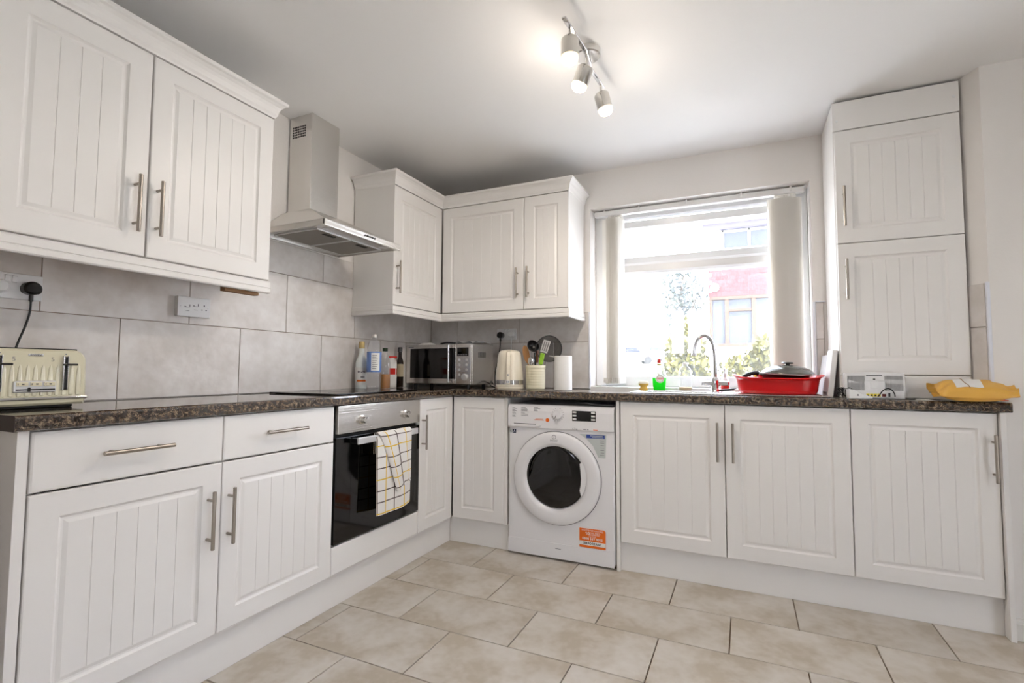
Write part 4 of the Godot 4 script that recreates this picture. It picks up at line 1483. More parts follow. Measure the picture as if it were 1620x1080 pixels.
func build_hob_sink_tap():
	var st := S()
	var h := thing("hob", "black glass hob set into the left worktop below the cooker hood", "hob", Vector3(-0.22, WT, 0.655))
	box(st, Vector3(0, 0.004, 0), Vector3(0.42, 0.0066, 0.585), 0.002)
	obj("glass_top", st, M.black_gloss, h)
	for p in [[-0.09, 0.14, 0.085], [0.10, 0.14, 0.065], [-0.09, -0.14, 0.065], [0.10, -0.14, 0.085]]:
		st = S()
		lathe(st, [Vector2(p[2] + 0.0015, 0.0072), Vector2(p[2] + 0.0015, 0.0076), Vector2(p[2], 0.0076), Vector2(p[2], 0.0072)], 40, T(Vector3(p[0], 0, p[1])))
		obj("cooking_zone", st, M.ink_grey, h)
	# inset steel sink with drainer
	var s := thing("sink", "stainless steel inset sink with a drainer, below the window", "sink", Vector3(1.0, WT, -0.19))
	st = S()
	var x0 := 0.055
	var x1 := 0.965
	var hx0 := 0.112
	var hx1 := 0.428
	var zb := -0.145
	var zf := 0.146
	var hz0 := -0.128
	var hz1 := 0.128
	bb(st, Vector3(x0, 0.0008, zb), Vector3(hx0, 0.005, zf), 0.0016)
	bb(st, Vector3(hx1, 0.0008, zb), Vector3(x1, 0.005, zf), 0.0016)
	bb(st, Vector3(hx0 - 0.001, 0.0008, zb), Vector3(hx1 + 0.001, 0.005, hz0), 0.0016)
	bb(st, Vector3(hx0 - 0.001, 0.0008, hz1), Vector3(hx1 + 0.001, 0.005, zf), 0.0016)
	obj("surround", st, M.steel, s)
	st = S()
	for e in [[Vector3(hx0, -0.15, hz0), Vector3(hx0, 0.002, hz1)], [Vector3(hx1 - 0.002, -0.15, hz0), Vector3(hx1, 0.002, hz1)], [Vector3(hx0, -0.15, hz0), Vector3(hx1, 0.002, hz0 + 0.002)], [Vector3(hx0, -0.15, hz1 - 0.002), Vector3(hx1, 0.002, hz1)], [Vector3(hx0, -0.152, hz0), Vector3(hx1, -0.15, hz1)]]:
		var a: Vector3 = e[0]
		var b: Vector3 = e[1]
		if a.x == b.x:
			b.x += 0.002
		bb(st, a, b, 0.0)
	obj("bowl", st, M.steel, s)
	for k in 9:
		st = S()
		rod(st, Vector3(0.50, 0.0045, -0.11 + 0.0275 * k), Vector3(0.93, 0.0045, -0.11 + 0.0275 * k), 0.003, 8)
		obj("drainer_rib", st, M.steel, s)
	st = S()
	lathe(st, [Vector2(0.0, 0.0), Vector2(0.032, 0.0), Vector2(0.036, 0.003), Vector2(0.030, 0.004), Vector2(0, 0.001)], 24, T(Vector3(0.27, -0.1495, 0)))
	obj("waste", st, M.chrome, s)
	# swan-neck mixer tap
	var tp := thing("mixer_tap", "chrome swan-neck mixer tap with cross lever handles, in front of the window", "tap", Vector3(1.459, WT, -0.352))
	st = S()
	lathe(st, [Vector2(0.0, 0.0008), Vector2(0.026, 0.0008), Vector2(0.026, 0.006), Vector2(0.0225, 0.010), Vector2(0.0215, 0.060), Vector2(0.020, 0.075), Vector2(0.0145, 0.085), Vector2(0.0, 0.085)], 28)
	obj("body", st, M.chrome, tp)
	st = S()
	tube(st, [Vector3(0, 0.08, 0), Vector3(0.0, 0.16, 0.0), Vector3(-0.004, 0.235, 0.002), Vector3(-0.018, 0.285, 0.006), Vector3(-0.050, 0.312, 0.012), Vector3(-0.082, 0.296, 0.018), Vector3(-0.1, 0.255, 0.022), Vector3(-0.106, 0.205, 0.024)], 0.0108, 16, 6)
	obj("spout", st, M.chrome, tp)
	st = S()
	rod(st, Vector3(-0.106, 0.215, 0.024), Vector3(-0.1075, 0.200, 0.0243), 0.0125, 16, 0.002)
	obj("aerator", st, M.chrome, tp)
	for sg in [-1.0, 1.0]:
		st = S()
		rod(st, Vector3(0.012 * sg, 0.05, 0), Vector3(0.066 * sg, 0.05, 0), 0.0125, 18, 0.003)
		var hd := obj("handle", st, M.chrome, tp)
		st = S()
		rod(st, Vector3(0.066 * sg, 0.05, 0), Vector3(0.0715 * sg, 0.05, 0), 0.011, 18, 0.002)
		obj("marker_cap", st, M.red if sg > 0 else M.silver, hd)

func build_light_fitting():
	var c := Vector3(1.062, CEIL, 0.75)
	var L := thing("track_light", "brushed chrome ceiling bar light with three lit spot heads", "ceiling light", c)
	var st := S()
	lathe(st, [Vector2(0.0, -0.028), Vector2(0.046, -0.028), Vector2(0.050, -0.024), Vector2(0.050, -0.0005), Vector2(0.0, -0.0005)], 36)
	obj("ceiling_rose", st, M.steel, L)
	st = S()
	rod(st, Vector3(0.004, -0.026, 0.0), Vector3(0.008, -0.062, 0.0), 0.008, 12)
	obj("stem", st, M.chrome, L)
	# slim bar in three gently bent lengths
	st = S()
	var pts := [Vector3(0.002, -0.062, 0.295), Vector3(0.018, -0.062, 0.10), Vector3(0.004, -0.062, -0.02), Vector3(0.016, -0.064, -0.175)]
	for k in 3:
		var a: Vector3 = pts[k]
		var b: Vector3 = pts[k + 1]
		var d := (b - a)
		var xf := Transform3D(Basis(Vector3.UP, atan2(d.x, d.z)), (a + b) / 2)
		box(st, Vector3.ZERO, Vector3(0.016, 0.007, d.length() + 0.006), 0.002, xf)
	obj("bar", st, M.chrome, L)
	var heads := [[Vector3(0.006, -0.064, 0.243), Vector3(-0.005, -1, 0.0)], [Vector3(0.012, -0.064, 0.058), Vector3(-0.42, -1, -0.05)], [Vector3(0.014, -0.066, -0.145), Vector3(0.24, -1, -0.12)]]
	for k in 3:
		var p: Vector3 = heads[k][0]
		var dir: Vector3 = heads[k][1].normalized()
		st = S()
		var neck := p + Vector3(0, -0.034, 0)
		rod(st, p, neck, 0.005, 10)
		var xf := aim(neck, neck + dir)
		lathe(st, [Vector2(0.0, -0.004), Vector2(0.006, -0.003), Vector2(0.0085, 0.002), Vector2(0.024, 0.004), Vector2(0.0305, 0.011), Vector2(0.0315, 0.018), Vector2(0.0315, 0.072), Vector2(0.0285, 0.072), Vector2(0.0285, 0.030)], 32, xf)
		var hd := obj("spot_head", st, M.spot, L)
		st = S()
		lathe(st, [Vector2(0.0285, 0.064), Vector2(0.0305, 0.075), Vector2(0.0300, 0.083), Vector2(0.026, 0.092), Vector2(0.017, 0.098), Vector2(0.0, 0.1005)], 28, xf)
		obj("bulb", st, M.bulb, hd)
		var sp := SpotLight3D.new()
		put(sp, "spot_lamp", L)
		sp.light_color = Color(1.0, 0.95, 0.89)
		sp.light_energy = 0.47
		sp.spot_range = 8.0
		sp.spot_attenuation = 2.0
		sp.spot_angle = 86.0
		sp.spot_angle_attenuation = 0.5
		sp.light_size = 0.02
		sp.shadow_enabled = true
		sp.position = neck + dir * 0.104
		var to := dir
		sp.basis = Basis.looking_at(to, Vector3(0, 0, 1))
		var om := OmniLight3D.new()
		put(om, "bulb_lamp", L)
		om.light_color = Color(1.0, 0.95, 0.89)
		om.light_energy = 0.07
		om.omni_range = 8.0
		om.omni_attenuation = 2.0
		om.light_size = 0.02
		om.shadow_enabled = true
		om.position = neck + dir * 0.116

# ---------------------------------------------------------------- sockets, plugs, leads
func face_plate(called: String, label: String, at: Vector3, turn: float, w: float, h: float, box_depth := 0.0) -> Node3D:
	var s := thing(called, label, "socket", at + Vector3(sin(turn), 0, cos(turn)) * box_depth, turn)
	var st := S()
	if box_depth > 0.0:
		box(st, Vector3(0, 0, -box_depth / 2), Vector3(w - 0.003, h - 0.003, box_depth), 0.002)
		obj("back_box", st, M.plastic_white, s)
		st = S()
	box(st, Vector3(0, 0, 0.0045), Vector3(w, h, 0.0085), 0.0025)
	obj("face_plate", st, M.plastic_white, s)
	for x in [-w * 0.42, w * 0.42]:
		st = S()
		lathe(st, [Vector2(0.0028, 0.0), Vector2(0.0026, 0.0007), Vector2(0, 0.0008)], 10, Transform3D(Basis.from_euler(Vector3(PI / 2, 0, 0)), Vector3(x, 0, 0.0086)))
		obj("screw", st, M.silver, s)
	return s

func pin_holes(s: Node3D, x: float, y: float):
	var st := S()
	bb(st, Vector3(x - 0.002, y + 0.008, 0.0085), Vector3(x + 0.002, y + 0.0145, 0.0092), 0.0)
	bb(st, Vector3(x - 0.0115, y - 0.0085, 0.0085), Vector3(x - 0.0065, y - 0.005, 0.0092), 0.0)
	bb(st, Vector3(x + 0.0065, y - 0.0085, 0.0085), Vector3(x + 0.0115, y - 0.005, 0.0092), 0.0)
	obj("pin_holes", st, M.ink, s)

func rocker(s: Node3D, x: float, y: float):
	var st := S()
	box(st, Vector3.ZERO, Vector3(0.013, 0.019, 0.006), 0.0015, T(Vector3(x, y, 0.0095), 0, 0.14))
	var r := obj("switch", st, M.plastic_white, s)
	st = S()
	bb(st, Vector3(x - 0.003, y + 0.0062, 0.0115), Vector3(x + 0.003, y + 0.0075, 0.0131), 0.0)
	bb(st, Vector3(x - 0.0072, y + 0.0098, 0.0086), Vector3(x + 0.0072, y + 0.0108, 0.0094), 0.0)
	obj("mark", st, M.ink_grey, r)

func plug(called: String, label: String, m: Material, at: Vector3, turn: float, path: Array) -> Node3D:
	# a three-pin plug pushed into its socket, its lead following `path` (in its own frame)
	var p := thing(called, label, "plug", at, turn)
	var st := S()
	var poly := PackedVector2Array()
	for k in 20:
		var a := TAU * k / 20.0
		var x := cos(a) * 0.0235
		var y := sin(a) * 0.0225
		if y < -0.013:
			y = -0.013 - (y + 0.013) * -0.6
		poly.append(Vector2(x, y))
	prism(st, poly, 0.0, 0.030, Transform3D.IDENTITY, 0.006)
	obj("body", st, m, p)
	st = S()
	rod(st, Vector3(0, -0.012, 0.014), Vector3(0, -0.040, 0.014), 0.0058, 10, 0.001)
	obj("strain_relief", st, m, p)
	st = S()
	tube(st, path, 0.0032, 8, 6)
	obj("lead", st, m, p)
	return p

func build_left_items():
	var s := face_plate("double_socket", "white double switched socket at the left edge, with a black plug in it", Vector3(WALL_X + 0.0005, 1.281, 1.862), PI / 2, 0.134, 0.080)
	rocker(s, -0.020, 0.022)
	rocker(s, -0.003, 0.021)
	pin_holes(s, 0.038, -0.004)
	pin_holes(s, -0.045, -0.004)
	plug("black_plug", "black plug with a black lead behind the toaster", M.black, Vector3(WALL_X + 0.0095, 1.276, 1.828), PI / 2, [Vector3(0, -0.036, 0.014), Vector3(-0.002, -0.075, 0.016), Vector3(-0.014, -0.12, 0.024), Vector3(-0.036, -0.19, 0.032), Vector3(-0.05, -0.26, 0.04), Vector3(-0.055, -0.33, 0.05)])
	plug("white_plug", "white plug in the left socket of the outlet at the photo's left edge", M.plastic_white, Vector3(WALL_X + 0.0095, 1.272, 1.907), PI / 2, [Vector3(0, -0.036, 0.014), Vector3(-0.004, -0.09, 0.02), Vector3(-0.02, -0.2, 0.03), Vector3(-0.02, -0.34, 0.04)])
	s = face_plate("double_socket", "white outlet with shaver symbols and one three-pin socket, on the tiles left of the hood", Vector3(WALL_X + 0.0005, 1.278, 1.310), PI / 2, 0.135, 0.081, 0.016)
	pin_holes(s, 0.040, -0.002)
	for k in 2:
		var st := S()
		var x := -0.028 + 0.034 * k
		var y := 0.001 + 0.006 * k
		bb(st, Vector3(x - 0.013, y - 0.004, 0.0085), Vector3(x - 0.006, y + 0.0, 0.0092), 0.0)
		bb(st, Vector3(x + 0.007, y - 0.002, 0.0085), Vector3(x + 0.010, y + 0.008, 0.0092), 0.0)
		bb(st, Vector3(x - 0.006, y - 0.004, 0.0085), Vector3(x + 0.009, y - 0.003, 0.0089), 0.0)
		bb(st, Vector3(x - 0.008, y - 0.019, 0.0085), Vector3(x + 0.007, y - 0.0175, 0.0089), 0.0)
		obj("symbol", st, M.ink_grey, s)
	build_toaster()

func build_toaster():
	var L := 0.245
	var H := 0.168
	var D := 0.19
	var t := thing("toaster", "cream four-slice toaster with fluted sides and two black levers, on the left worktop", "toaster", Vector3(-0.2, WT, 1.778 + L / 2), PI / 2)
	# outline seen from the front, round shoulders
	var out := PackedVector2Array()
	var y0 := 0.009
	var r := 0.034
	out.append(Vector2(-L / 2 + 0.004, y0))
	out.append(Vector2(L / 2 - 0.004, y0))
	out.append(Vector2(L / 2, y0 + 0.02))
	for k in 9:
		var a := PI / 2 * k / 8.0
		out.append(Vector2(L / 2 - 0.003 - r + cos(a) * r, H - r + sin(a) * r))
	for k in 9:
		var a := PI / 2 + PI / 2 * k / 8.0
		out.append(Vector2(-L / 2 + 0.003 + r + cos(a) * r, H - r + sin(a) * r))
	out.append(Vector2(-L / 2, y0 + 0.02))
	var st := S()
	prism(st, out, -D / 2, -0.004, Transform3D.IDENTITY, 0.006)
	prism(st, out, -D / 2, -D + 0.004, Transform3D.IDENTITY, 0.006)
	obj("body", st, M.cream, t)
	# flutes: a row of upright half-round ribs low on the front
	for k in 13:
		st = S()
		var x := -L / 2 + 0.022 + (L - 0.044) * k / 12.0
		var xf := Transform3D(Basis.IDENTITY, Vector3(x, 0, -0.0045))
		lathe(st, [Vector2(0.0, 0.034), Vector2(0.0058, 0.037), Vector2(0.0068, 0.05), Vector2(0.0062, 0.085), Vector2(0.0045, 0.112), Vector2(0.0, 0.128)], 14, xf, 1.0, 0.55)
		obj("flute", st, M.cream, t)
	st = S()
	box(st, Vector3(0, 0.0285, -D / 2), Vector3(L + 0.003, 0.0085, D + 0.003), 0.003)
	obj("chrome_band", st, M.chrome, t)
	st = S()
	box(st, Vector3(0, 0.0055, -D / 2), Vector3(L - 0.05, 0.0105, D - 0.04), 0.003)
	obj("base", st, M.black, t)
	st = S()
	box(st, Vector3(0, H + 0.0005, -D / 2), Vector3(L - 0.05, 0.004, D - 0.018), 0.0018)
	var top := obj("top_plate", st, M.black_matte, t)
	for z in [-0.055, -D + 0.055]:
		st = S()
		bb(st, Vector3(-0.082, H + 0.002, z - 0.013), Vector3(0.082, H + 0.0032, z + 0.013), 0.0)
		obj("slot", st, M.black_gloss, top)
	for k in 2:
		var x: float = [-(1.978 - 1.9005), 1.9005 - 1.833][k]
		st = S()
		bb(st, Vector3(x - 0.0035, 0.052, -0.006), Vector3(x + 0.0035, 0.148, 0.0022), 0.002)
		obj("lever_slot", st, M.black, t)
		st = S()
		bb(st, Vector3(x - 0.0075, 0.050, -0.005), Vector3(x - 0.0036, 0.150, 0.003), 0.0015)
		bb(st, Vector3(x + 0.0036, 0.050, -0.005), Vector3(x + 0.006, 0.150, 0.003), 0.001)
		obj("slot_trim", st, M.chrome, t)
		st = S()
		bb(st, Vector3(x - 0.009, 0.122, 0.0), Vector3(x + 0.021, 0.1275, 0.022), 0.0025)
		obj("lever", st, M.black, t)
		text("numeral", "5", 0.011, M.ink_grey, t, T(Vector3(x - 0.030 if k == 1 else x + 0.030, 0.139, -0.0038)))
		st = S()
		rod(st, Vector3(x, 0.155, -0.0045), Vector3(x, 0.155, -0.0033), 0.002, 8)
		obj("mark", st, M.ink_grey, t)
	st = S()
	bb(st, Vector3(-0.048, 0.046, -0.005), Vector3(0.046, 0.0785, 0.0035), 0.004)
	var pn := obj("control_panel", st, M.silver, t)
	for k in 3:
		st = S()
		bb(st, Vector3(-0.043 + 0.030 * k, 0.064, 0.003), Vector3(-0.017 + 0.030 * k, 0.075, 0.0055), 0.0015)
		var b := obj("button", st, M.crock, pn)
		st = S()
		bb(st, Vector3(-0.040 + 0.030 * k, 0.067, 0.005), Vector3(-0.0385 + 0.030 * k, 0.072, 0.006), 0.0)
		bb(st, Vector3(-0.031 + 0.030 * k, 0.068, 0.005), Vector3(-0.026 + 0.030 * k, 0.071, 0.006), 0.0)
		obj("mark", st, M.ink, b)
	st = S()
	bb(st, Vector3(-0.043, 0.0525, 0.003), Vector3(0.043, 0.056, 0.0042), 0.0)
	bb(st, Vector3(-0.018, 0.0485, 0.003), Vector3(-0.013, 0.0605, 0.009), 0.001)
	obj("browning_slider", st, M.black, pn)
	st = S()
	bb(st, Vector3(-0.018, 0.1475, -0.0055), Vector3(0.016, 0.1545, -0.0025), 0.0014)
	var badge := obj("badge", st, M.silver, t)
	text("lettering", "Breville", 0.0058, M.ink, badge, T(Vector3(-0.001, 0.151, -0.0024)))

# ---------------------------------------------------------------- corner of the worktop
func hollow(outer: Array, wall: float) -> Array:
	var p := outer.duplicate()
	for k in range(outer.size() - 1, 0, -1):
		var q: Vector2 = outer[k]
		p.append(Vector2(maxf(q.x - wall, 0.0), q.y + (wall if k < 3 else 0.0)))
	return p

func band(st: SurfaceTool, r: float, y0: float, y1: float, a0: float, a1: float, seg := 24):
	# part of a cylinder wall, facing outwards, 0.4 mm thick
	for k in seg:
		var a := lerpf(a0, a1, float(k) / seg)
		var b := lerpf(a0, a1, float(k + 1) / seg)
		var na := Vector3(sin(a), 0, cos(a))
		var nb := Vector3(sin(b), 0, cos(b))
		quadn(st, na * r + Vector3(0, y0, 0), nb * r + Vector3(0, y0, 0), nb * r + Vector3(0, y1, 0), na * r + Vector3(0, y1, 0), na, nb, nb, na)
		var i := r - 0.0004
		quadn(st, na * i + Vector3(0, y0, 0), nb * i + Vector3(0, y0, 0), nb * i + Vector3(0, y1, 0), na * i + Vector3(0, y1, 0), -na, -nb, -nb, -na)

func build_corner_items():
	var face := 0.75      # labels face the camera side of the room
	# spirits bottle
	var b := thing("spirits_bottle", "clear glass spirits bottle with a white label and gold cap, leftmost by the hob", "bottle", Vector3(-0.405, WT, 0.352))
	var st := S()
	lathe(st, hollow([Vector2(0, 0.001), Vector2(0.030, 0.001), Vector2(0.0335, 0.005), Vector2(0.034, 0.15), Vector2(0.032, 0.165), Vector2(0.022, 0.185), Vector2(0.0155, 0.205), Vector2(0.0145, 0.252)], 0.003), 28)
	obj("glass", st, M.glass, b)
	st = S()
	lathe(st, [Vector2(0.0145, 0.235), Vector2(0.0165, 0.236), Vector2(0.0165, 0.273), Vector2(0.0155, 0.275), Vector2(0, 0.275)], 20)
	obj("cap", st, M.gold, b)
	st = S()
	band(st, 0.0348, 0.026, 0.125, face - 1.5, face + 1.5)
	var lb := obj("label", st, M.paper, b)
	st = S()
	band(st, 0.0351, 0.045, 0.055, face - 0.75, face + 0.75)
	obj("orange_strip", st, M.orange, lb)
	st = S()
	for k in 5:
		band(st, 0.0351, 0.096 + 0.002 * (k % 2), 0.108 - 0.003 * (k % 3), face - 0.62 + 0.27 * k, face - 0.45 + 0.27 * k, 3)
	for k in 3:
		band(st, 0.0351, 0.066, 0.077, face - 0.1 + 0.22 * k, face + 0.06 + 0.22 * k, 3)
	obj("printed_name", st, M.ink_grey, lb)
	# large water bottle
	b = thing("water_bottle", "large clear plastic bottle with a blue and white label, tallest of the bottles", "bottle", Vector3(-0.305, WT, 0.362))
	st = S()
	var pr: Array = [Vector2(0, 0.002), Vector2(0.030, 0.001), Vector2(0.0385, 0.008)]
	for k in 6:
		pr.append(Vector2(0.040, 0.018 + 0.012 * k)); pr.append(Vector2(0.0378, 0.024 + 0.012 * k))
	pr.append_array([Vector2(0.040, 0.095), Vector2(0.040, 0.20), Vector2(0.038, 0.235), Vector2(0.031, 0.262), Vector2(0.020, 0.282), Vector2(0.0145, 0.290), Vector2(0.014, 0.296)])
	lathe(st, pr, 28)
	obj("plastic", st, M.clear_plastic, b)
	st = S()
	lathe(st, [Vector2(0.0155, 0.293), Vector2(0.0165, 0.294), Vector2(0.0165, 0.312), Vector2(0.015, 0.314), Vector2(0, 0.314)], 20)
	obj("cap", st, M.alu, b)
	st = S()
	band(st, 0.0406, 0.10, 0.215, face - PI, face + PI, 36)
	lb = obj("label", st, M.label_blue, b)
	st = S()
	band(st, 0.0409, 0.108, 0.208, face - 0.45, face + 0.75)
	obj("white_panel", st, M.paper, lb)
	st = S()
	for k in 8:
		band(st, 0.0411, 0.120 + 0.0105 * k, 0.1225 + 0.0105 * k, face - 0.3, face + 0.25 + 0.1 * (k % 3), 8)
	obj("printed_lines", st, M.ink_grey, lb)
	# oil bottle
	b = thing("oil_bottle", "plastic bottle a third full of amber oil, with a green cap", "bottle", Vector3(-0.33, WT, 0.236))
	st = S()
	lathe(st, [Vector2(0, 0.001), Vector2(0.030, 0.001), Vector2(0.033, 0.006), Vector2(0.033, 0.13), Vector2(0.031, 0.16), Vector2(0.022, 0.195), Vector2(0.0135, 0.215), Vector2(0.0135, 0.226)], 26)
	obj("plastic", st, M.clear_plastic, b)
	st = S()
	lathe(st, [Vector2(0, 0.003), Vector2(0.029, 0.003), Vector2(0.0318, 0.008), Vector2(0.0318, 0.088), Vector2(0, 0.088)], 26)
	obj("oil", st, M.oil, b)
	st = S()
	lathe(st, [Vector2(0.0135, 0.222), Vector2(0.0155, 0.223), Vector2(0.0155, 0.240), Vector2(0.0145, 0.242), Vector2(0, 0.242)], 20)
	obj("cap", st, M.green_cap, b)
	# carton
	b = thing("carton", "slim white carton with a red top and red square label, beside the oil bottle", "carton", Vector3(-0.36, WT, 0.122), 0.55)
	st = S()
	box(st, Vector3(0, 0.0825, 0), Vector3(0.042, 0.163, 0.042), 0.002)
	obj("body", st, M.paper, b)
	st = S()
	prism(st, PackedVector2Array([Vector2(-0.021, 0.164), Vector2(0.021, 0.164), Vector2(0.006, 0.19), Vector2(-0.006, 0.19)]), -0.021, 0.021)
	obj("gable", st, M.paper, b)
	st = S()
	bb(st, Vector3(-0.0225, 0.186, -0.022), Vector3(0.0225, 0.197, 0.022), 0.002)
	obj("red_top", st, M.red_label, b)
	st = S()
	bb(st, Vector3(-0.0175, 0.085, 0.0208), Vector3(0.0175, 0.123, 0.0216), 0.0)
	bb(st, Vector3(0.0208, 0.085, -0.0175), Vector3(0.0216, 0.123, 0.0175), 0.0)
	obj("red_label", st, M.red_label, b)
	# sauce bottle
	b = thing("sauce_bottle", "dark glass sauce bottle with a black cap, next to the microwave", "bottle", Vector3(-0.405, WT, -0.005))
	st = S()
	lathe(st, [Vector2(0, 0.001), Vector2(0.021, 0.001), Vector2(0.0235, 0.005), Vector2(0.0235, 0.15), Vector2(0.020, 0.172), Vector2(0.012, 0.195), Vector2(0.0115, 0.232), Vector2(0, 0.232)], 24)
	obj("glass", st, mat(Color(0.10, 0.055, 0.03), 0.06), b)
	st = S()
	lathe(st, [Vector2(0.0115, 0.229), Vector2(0.0145, 0.230), Vector2(0.0145, 0.256), Vector2(0.013, 0.258), Vector2(0, 0.258)], 18)
	obj("cap", st, M.black, b)
	st = S()
	band(st, 0.0241, 0.07, 0.15, face - 1.2, face + 1.2)
	obj("label", st, mat(Color(0.66, 0.61, 0.50), 0.6), b)
	build_microwave()
	build_kettle_side()

func build_microwave():
	var w := 0.5433
	var h := 0.2561
	var d := 0.2407
	var th := -0.1277
	var rf := Vector3(0.0807, 0.9347, -0.0755)
	var m := thing("microwave", "stainless steel microwave oven with a black window, in the corner", "microwave", rf - Vector3(cos(th), 0, -sin(th)) * w / 2, th)
	m.position.y = WT
	var y := 0.9347 - WT
	var st := S()
	box(st, Vector3(0, y + h / 2, -d / 2 - 0.006), Vector3(w, h, d - 0.012), 0.004)
	obj("case", st, M.steel, m)
	for x in [-w / 2 + 0.05, w / 2 - 0.05]:
		for z in [-0.04, -d + 0.04]:
			st = S()
			rod(st, Vector3(x, 0, z), Vector3(x, y + 0.004, z), 0.012, 14)
			obj("foot", st, M.black, m)
	st = S()
	for k in 6:
		bb(st, Vector3(w / 2 - 0.0006, y + 0.17, -0.08 - 0.014 * k), Vector3(w / 2 + 0.0006, y + 0.205, -0.074 - 0.014 * k), 0.0)
	obj("vent_slots", st, M.black_matte, m)
	var X := func(f: float) -> float: return -w / 2 + f * w
	st = S()
	bb(st, Vector3(X.call(0.0), y + 0.002, -0.013), Vector3(X.call(0.775), y + h - 0.001, 0.004), 0.004)
	var door := obj("door", st, M.steel, m)
	st = S()
	bb(st, Vector3(X.call(0.072), y + 0.036, 0.0035), Vector3(X.call(0.775), y + h - 0.026, 0.0052), 0.001)
	obj("glass", st, M.black_gloss, door)
	st = S()
	bb(st, Vector3(X.call(0.09), y + 0.052, 0.005), Vector3(X.call(0.615), y + h - 0.040, 0.0056), 0.0)
	obj("window", st, mat(Color(0.045, 0.045, 0.05), 0.1), door)
	st = S()
	rod(st, Vector3(X.call(0.705), y + 0.012, 0.026), Vector3(X.call(0.705), y + h - 0.008, 0.026), 0.0065, 16, 0.001)
	rod(st, Vector3(X.call(0.705), y + 0.03, 0.003), Vector3(X.call(0.705), y + 0.03, 0.026), 0.005, 10)
	rod(st, Vector3(X.call(0.705), y + h - 0.028, 0.003), Vector3(X.call(0.705), y + h - 0.028, 0.026), 0.005, 10)
	obj("handle", st, M.chrome, door)
	st = S()
	bb(st, Vector3(X.call(0.78), y + 0.002, -0.013), Vector3(X.call(1.0), y + h - 0.001, 0.004), 0.003)
	var cp := obj("control_panel", st, M.steel, m)
	st = S()
	bb(st, Vector3(X.call(0.80), y + 0.178, 0.0035), Vector3(X.call(0.965), y + 0.232, 0.0052), 0.001)
	var ds := obj("display", st, M.black_gloss, cp)
	st = S()
	for k in 4:
		bb(st, Vector3(X.call(0.815) + 0.019 * k, y + 0.184, 0.005), Vector3(X.call(0.815) + 0.019 * k + 0.013, y + 0.190, 0.0056), 0.0)
	obj("symbols", st, M.ink_grey, ds)
	for k in 8:
		st = S()
		var bx: float = X.call(0.835 + 0.105 * (k % 2))
		var by := y + 0.155 - 0.031 * (k / 2)
		if k == 7:
			continue
		lathe(st, [Vector2(0.0085, 0.0), Vector2(0.0085, 0.0025), Vector2(0.007, 0.0036), Vector2(0, 0.004)], 18, Transform3D(Basis.from_euler(Vector3(PI / 2, 0, 0)), Vector3(bx, by, 0.004)))
		obj("button", st, M.silver, cp)
	st = S()
	lathe(st, [Vector2(0.0215, 0.0), Vector2(0.0205, 0.012), Vector2(0.0185, 0.0145), Vector2(0, 0.015)], 30, Transform3D(Basis.from_euler(Vector3(PI / 2, 0, 0)), Vector3(X.call(0.915), y + 0.048, 0.004)))
	obj("dial", st, M.silver, cp)
	st = S()
	bb(st, Vector3(X.call(0.04), y + h - 0.018, 0.0035), Vector3(X.call(0.125), y + h - 0.0135, 0.0048), 0.0)
	obj("badge", st, M.ink_grey, door)
	# oddments lying on its top
	var top := 0.9347 + h
	var at := func(x: float, z: float) -> Vector3: return m.position + Basis(Vector3.UP, th) * Vector3(x, top - WT, z)
	var c := obj("folded_cloth", cloth_lump(0.115, 0.016, 0.07, 3), M.paper)
	c.position = at.call(-0.14, -0.06)
	tag(c, "small folded white cloth on the left of the microwave's top", "cloth")
	st = S()
	sheet(st, func(a: float, b: float) -> Vector3: return Vector3(lerpf(-0.07, 0.12, a), 0.009 + 0.016 * a * (1.0 - a) + 0.007 * sin(a * 17.0 + b * 5.0) * (0.5 + b * 0.5), lerpf(-0.07, 0.07, b) + 0.01 * sin(a * 8.0)), 26, 12, 0.0012, func(a: float, b: float) -> Vector2: return Vector2(a, b))
	c = obj("crumpled_foil", st, M.silver)
	c.position = at.call(0.19, -0.10)
	c.rotation.y = th
	tag(c, "crumpled silver wrapper on the right of the microwave's top", "wrapper")
	st = S()
	tube(st, [Vector3(-0.075, 0.006, 0), Vector3(-0.02, 0.012, 0.006), Vector3(0.03, 0.009, 0.004), Vector3(0.08, 0.005, -0.006)], 0.0055, 8, 5, 0.004)
	c = obj("tongs", st, M.black)
	c.position = at.call(0.055, -0.05)
	c.rotation.y = -0.2
	tag(c, "thin dark utensil lying on the microwave's top beside the wrapper", "utensil")

func cloth_lump(w: float, h: float, d: float, seed_n: int) -> SurfaceTool:
	var st := S()
	var nu := 20
	var nv := 14
	var f := func(a: float, b: float) -> Vector3:
		var x := (a - 0.5) * 2.0
		var z := (b - 0.5) * 2.0
		var e := (1.0 - pow(absf(x), 4.0)) * (1.0 - pow(absf(z), 4.0))
		return Vector3(x * w / 2, 0.001 + h * e * (0.8 + 0.2 * sin(x * 5.0 + seed_n) * cos(z * 4.0 + seed_n)), z * d / 2)
	sheet(st, f, nu, nv, 0.001, func(a: float, b: float) -> Vector2: return Vector2(a, b))
	return st

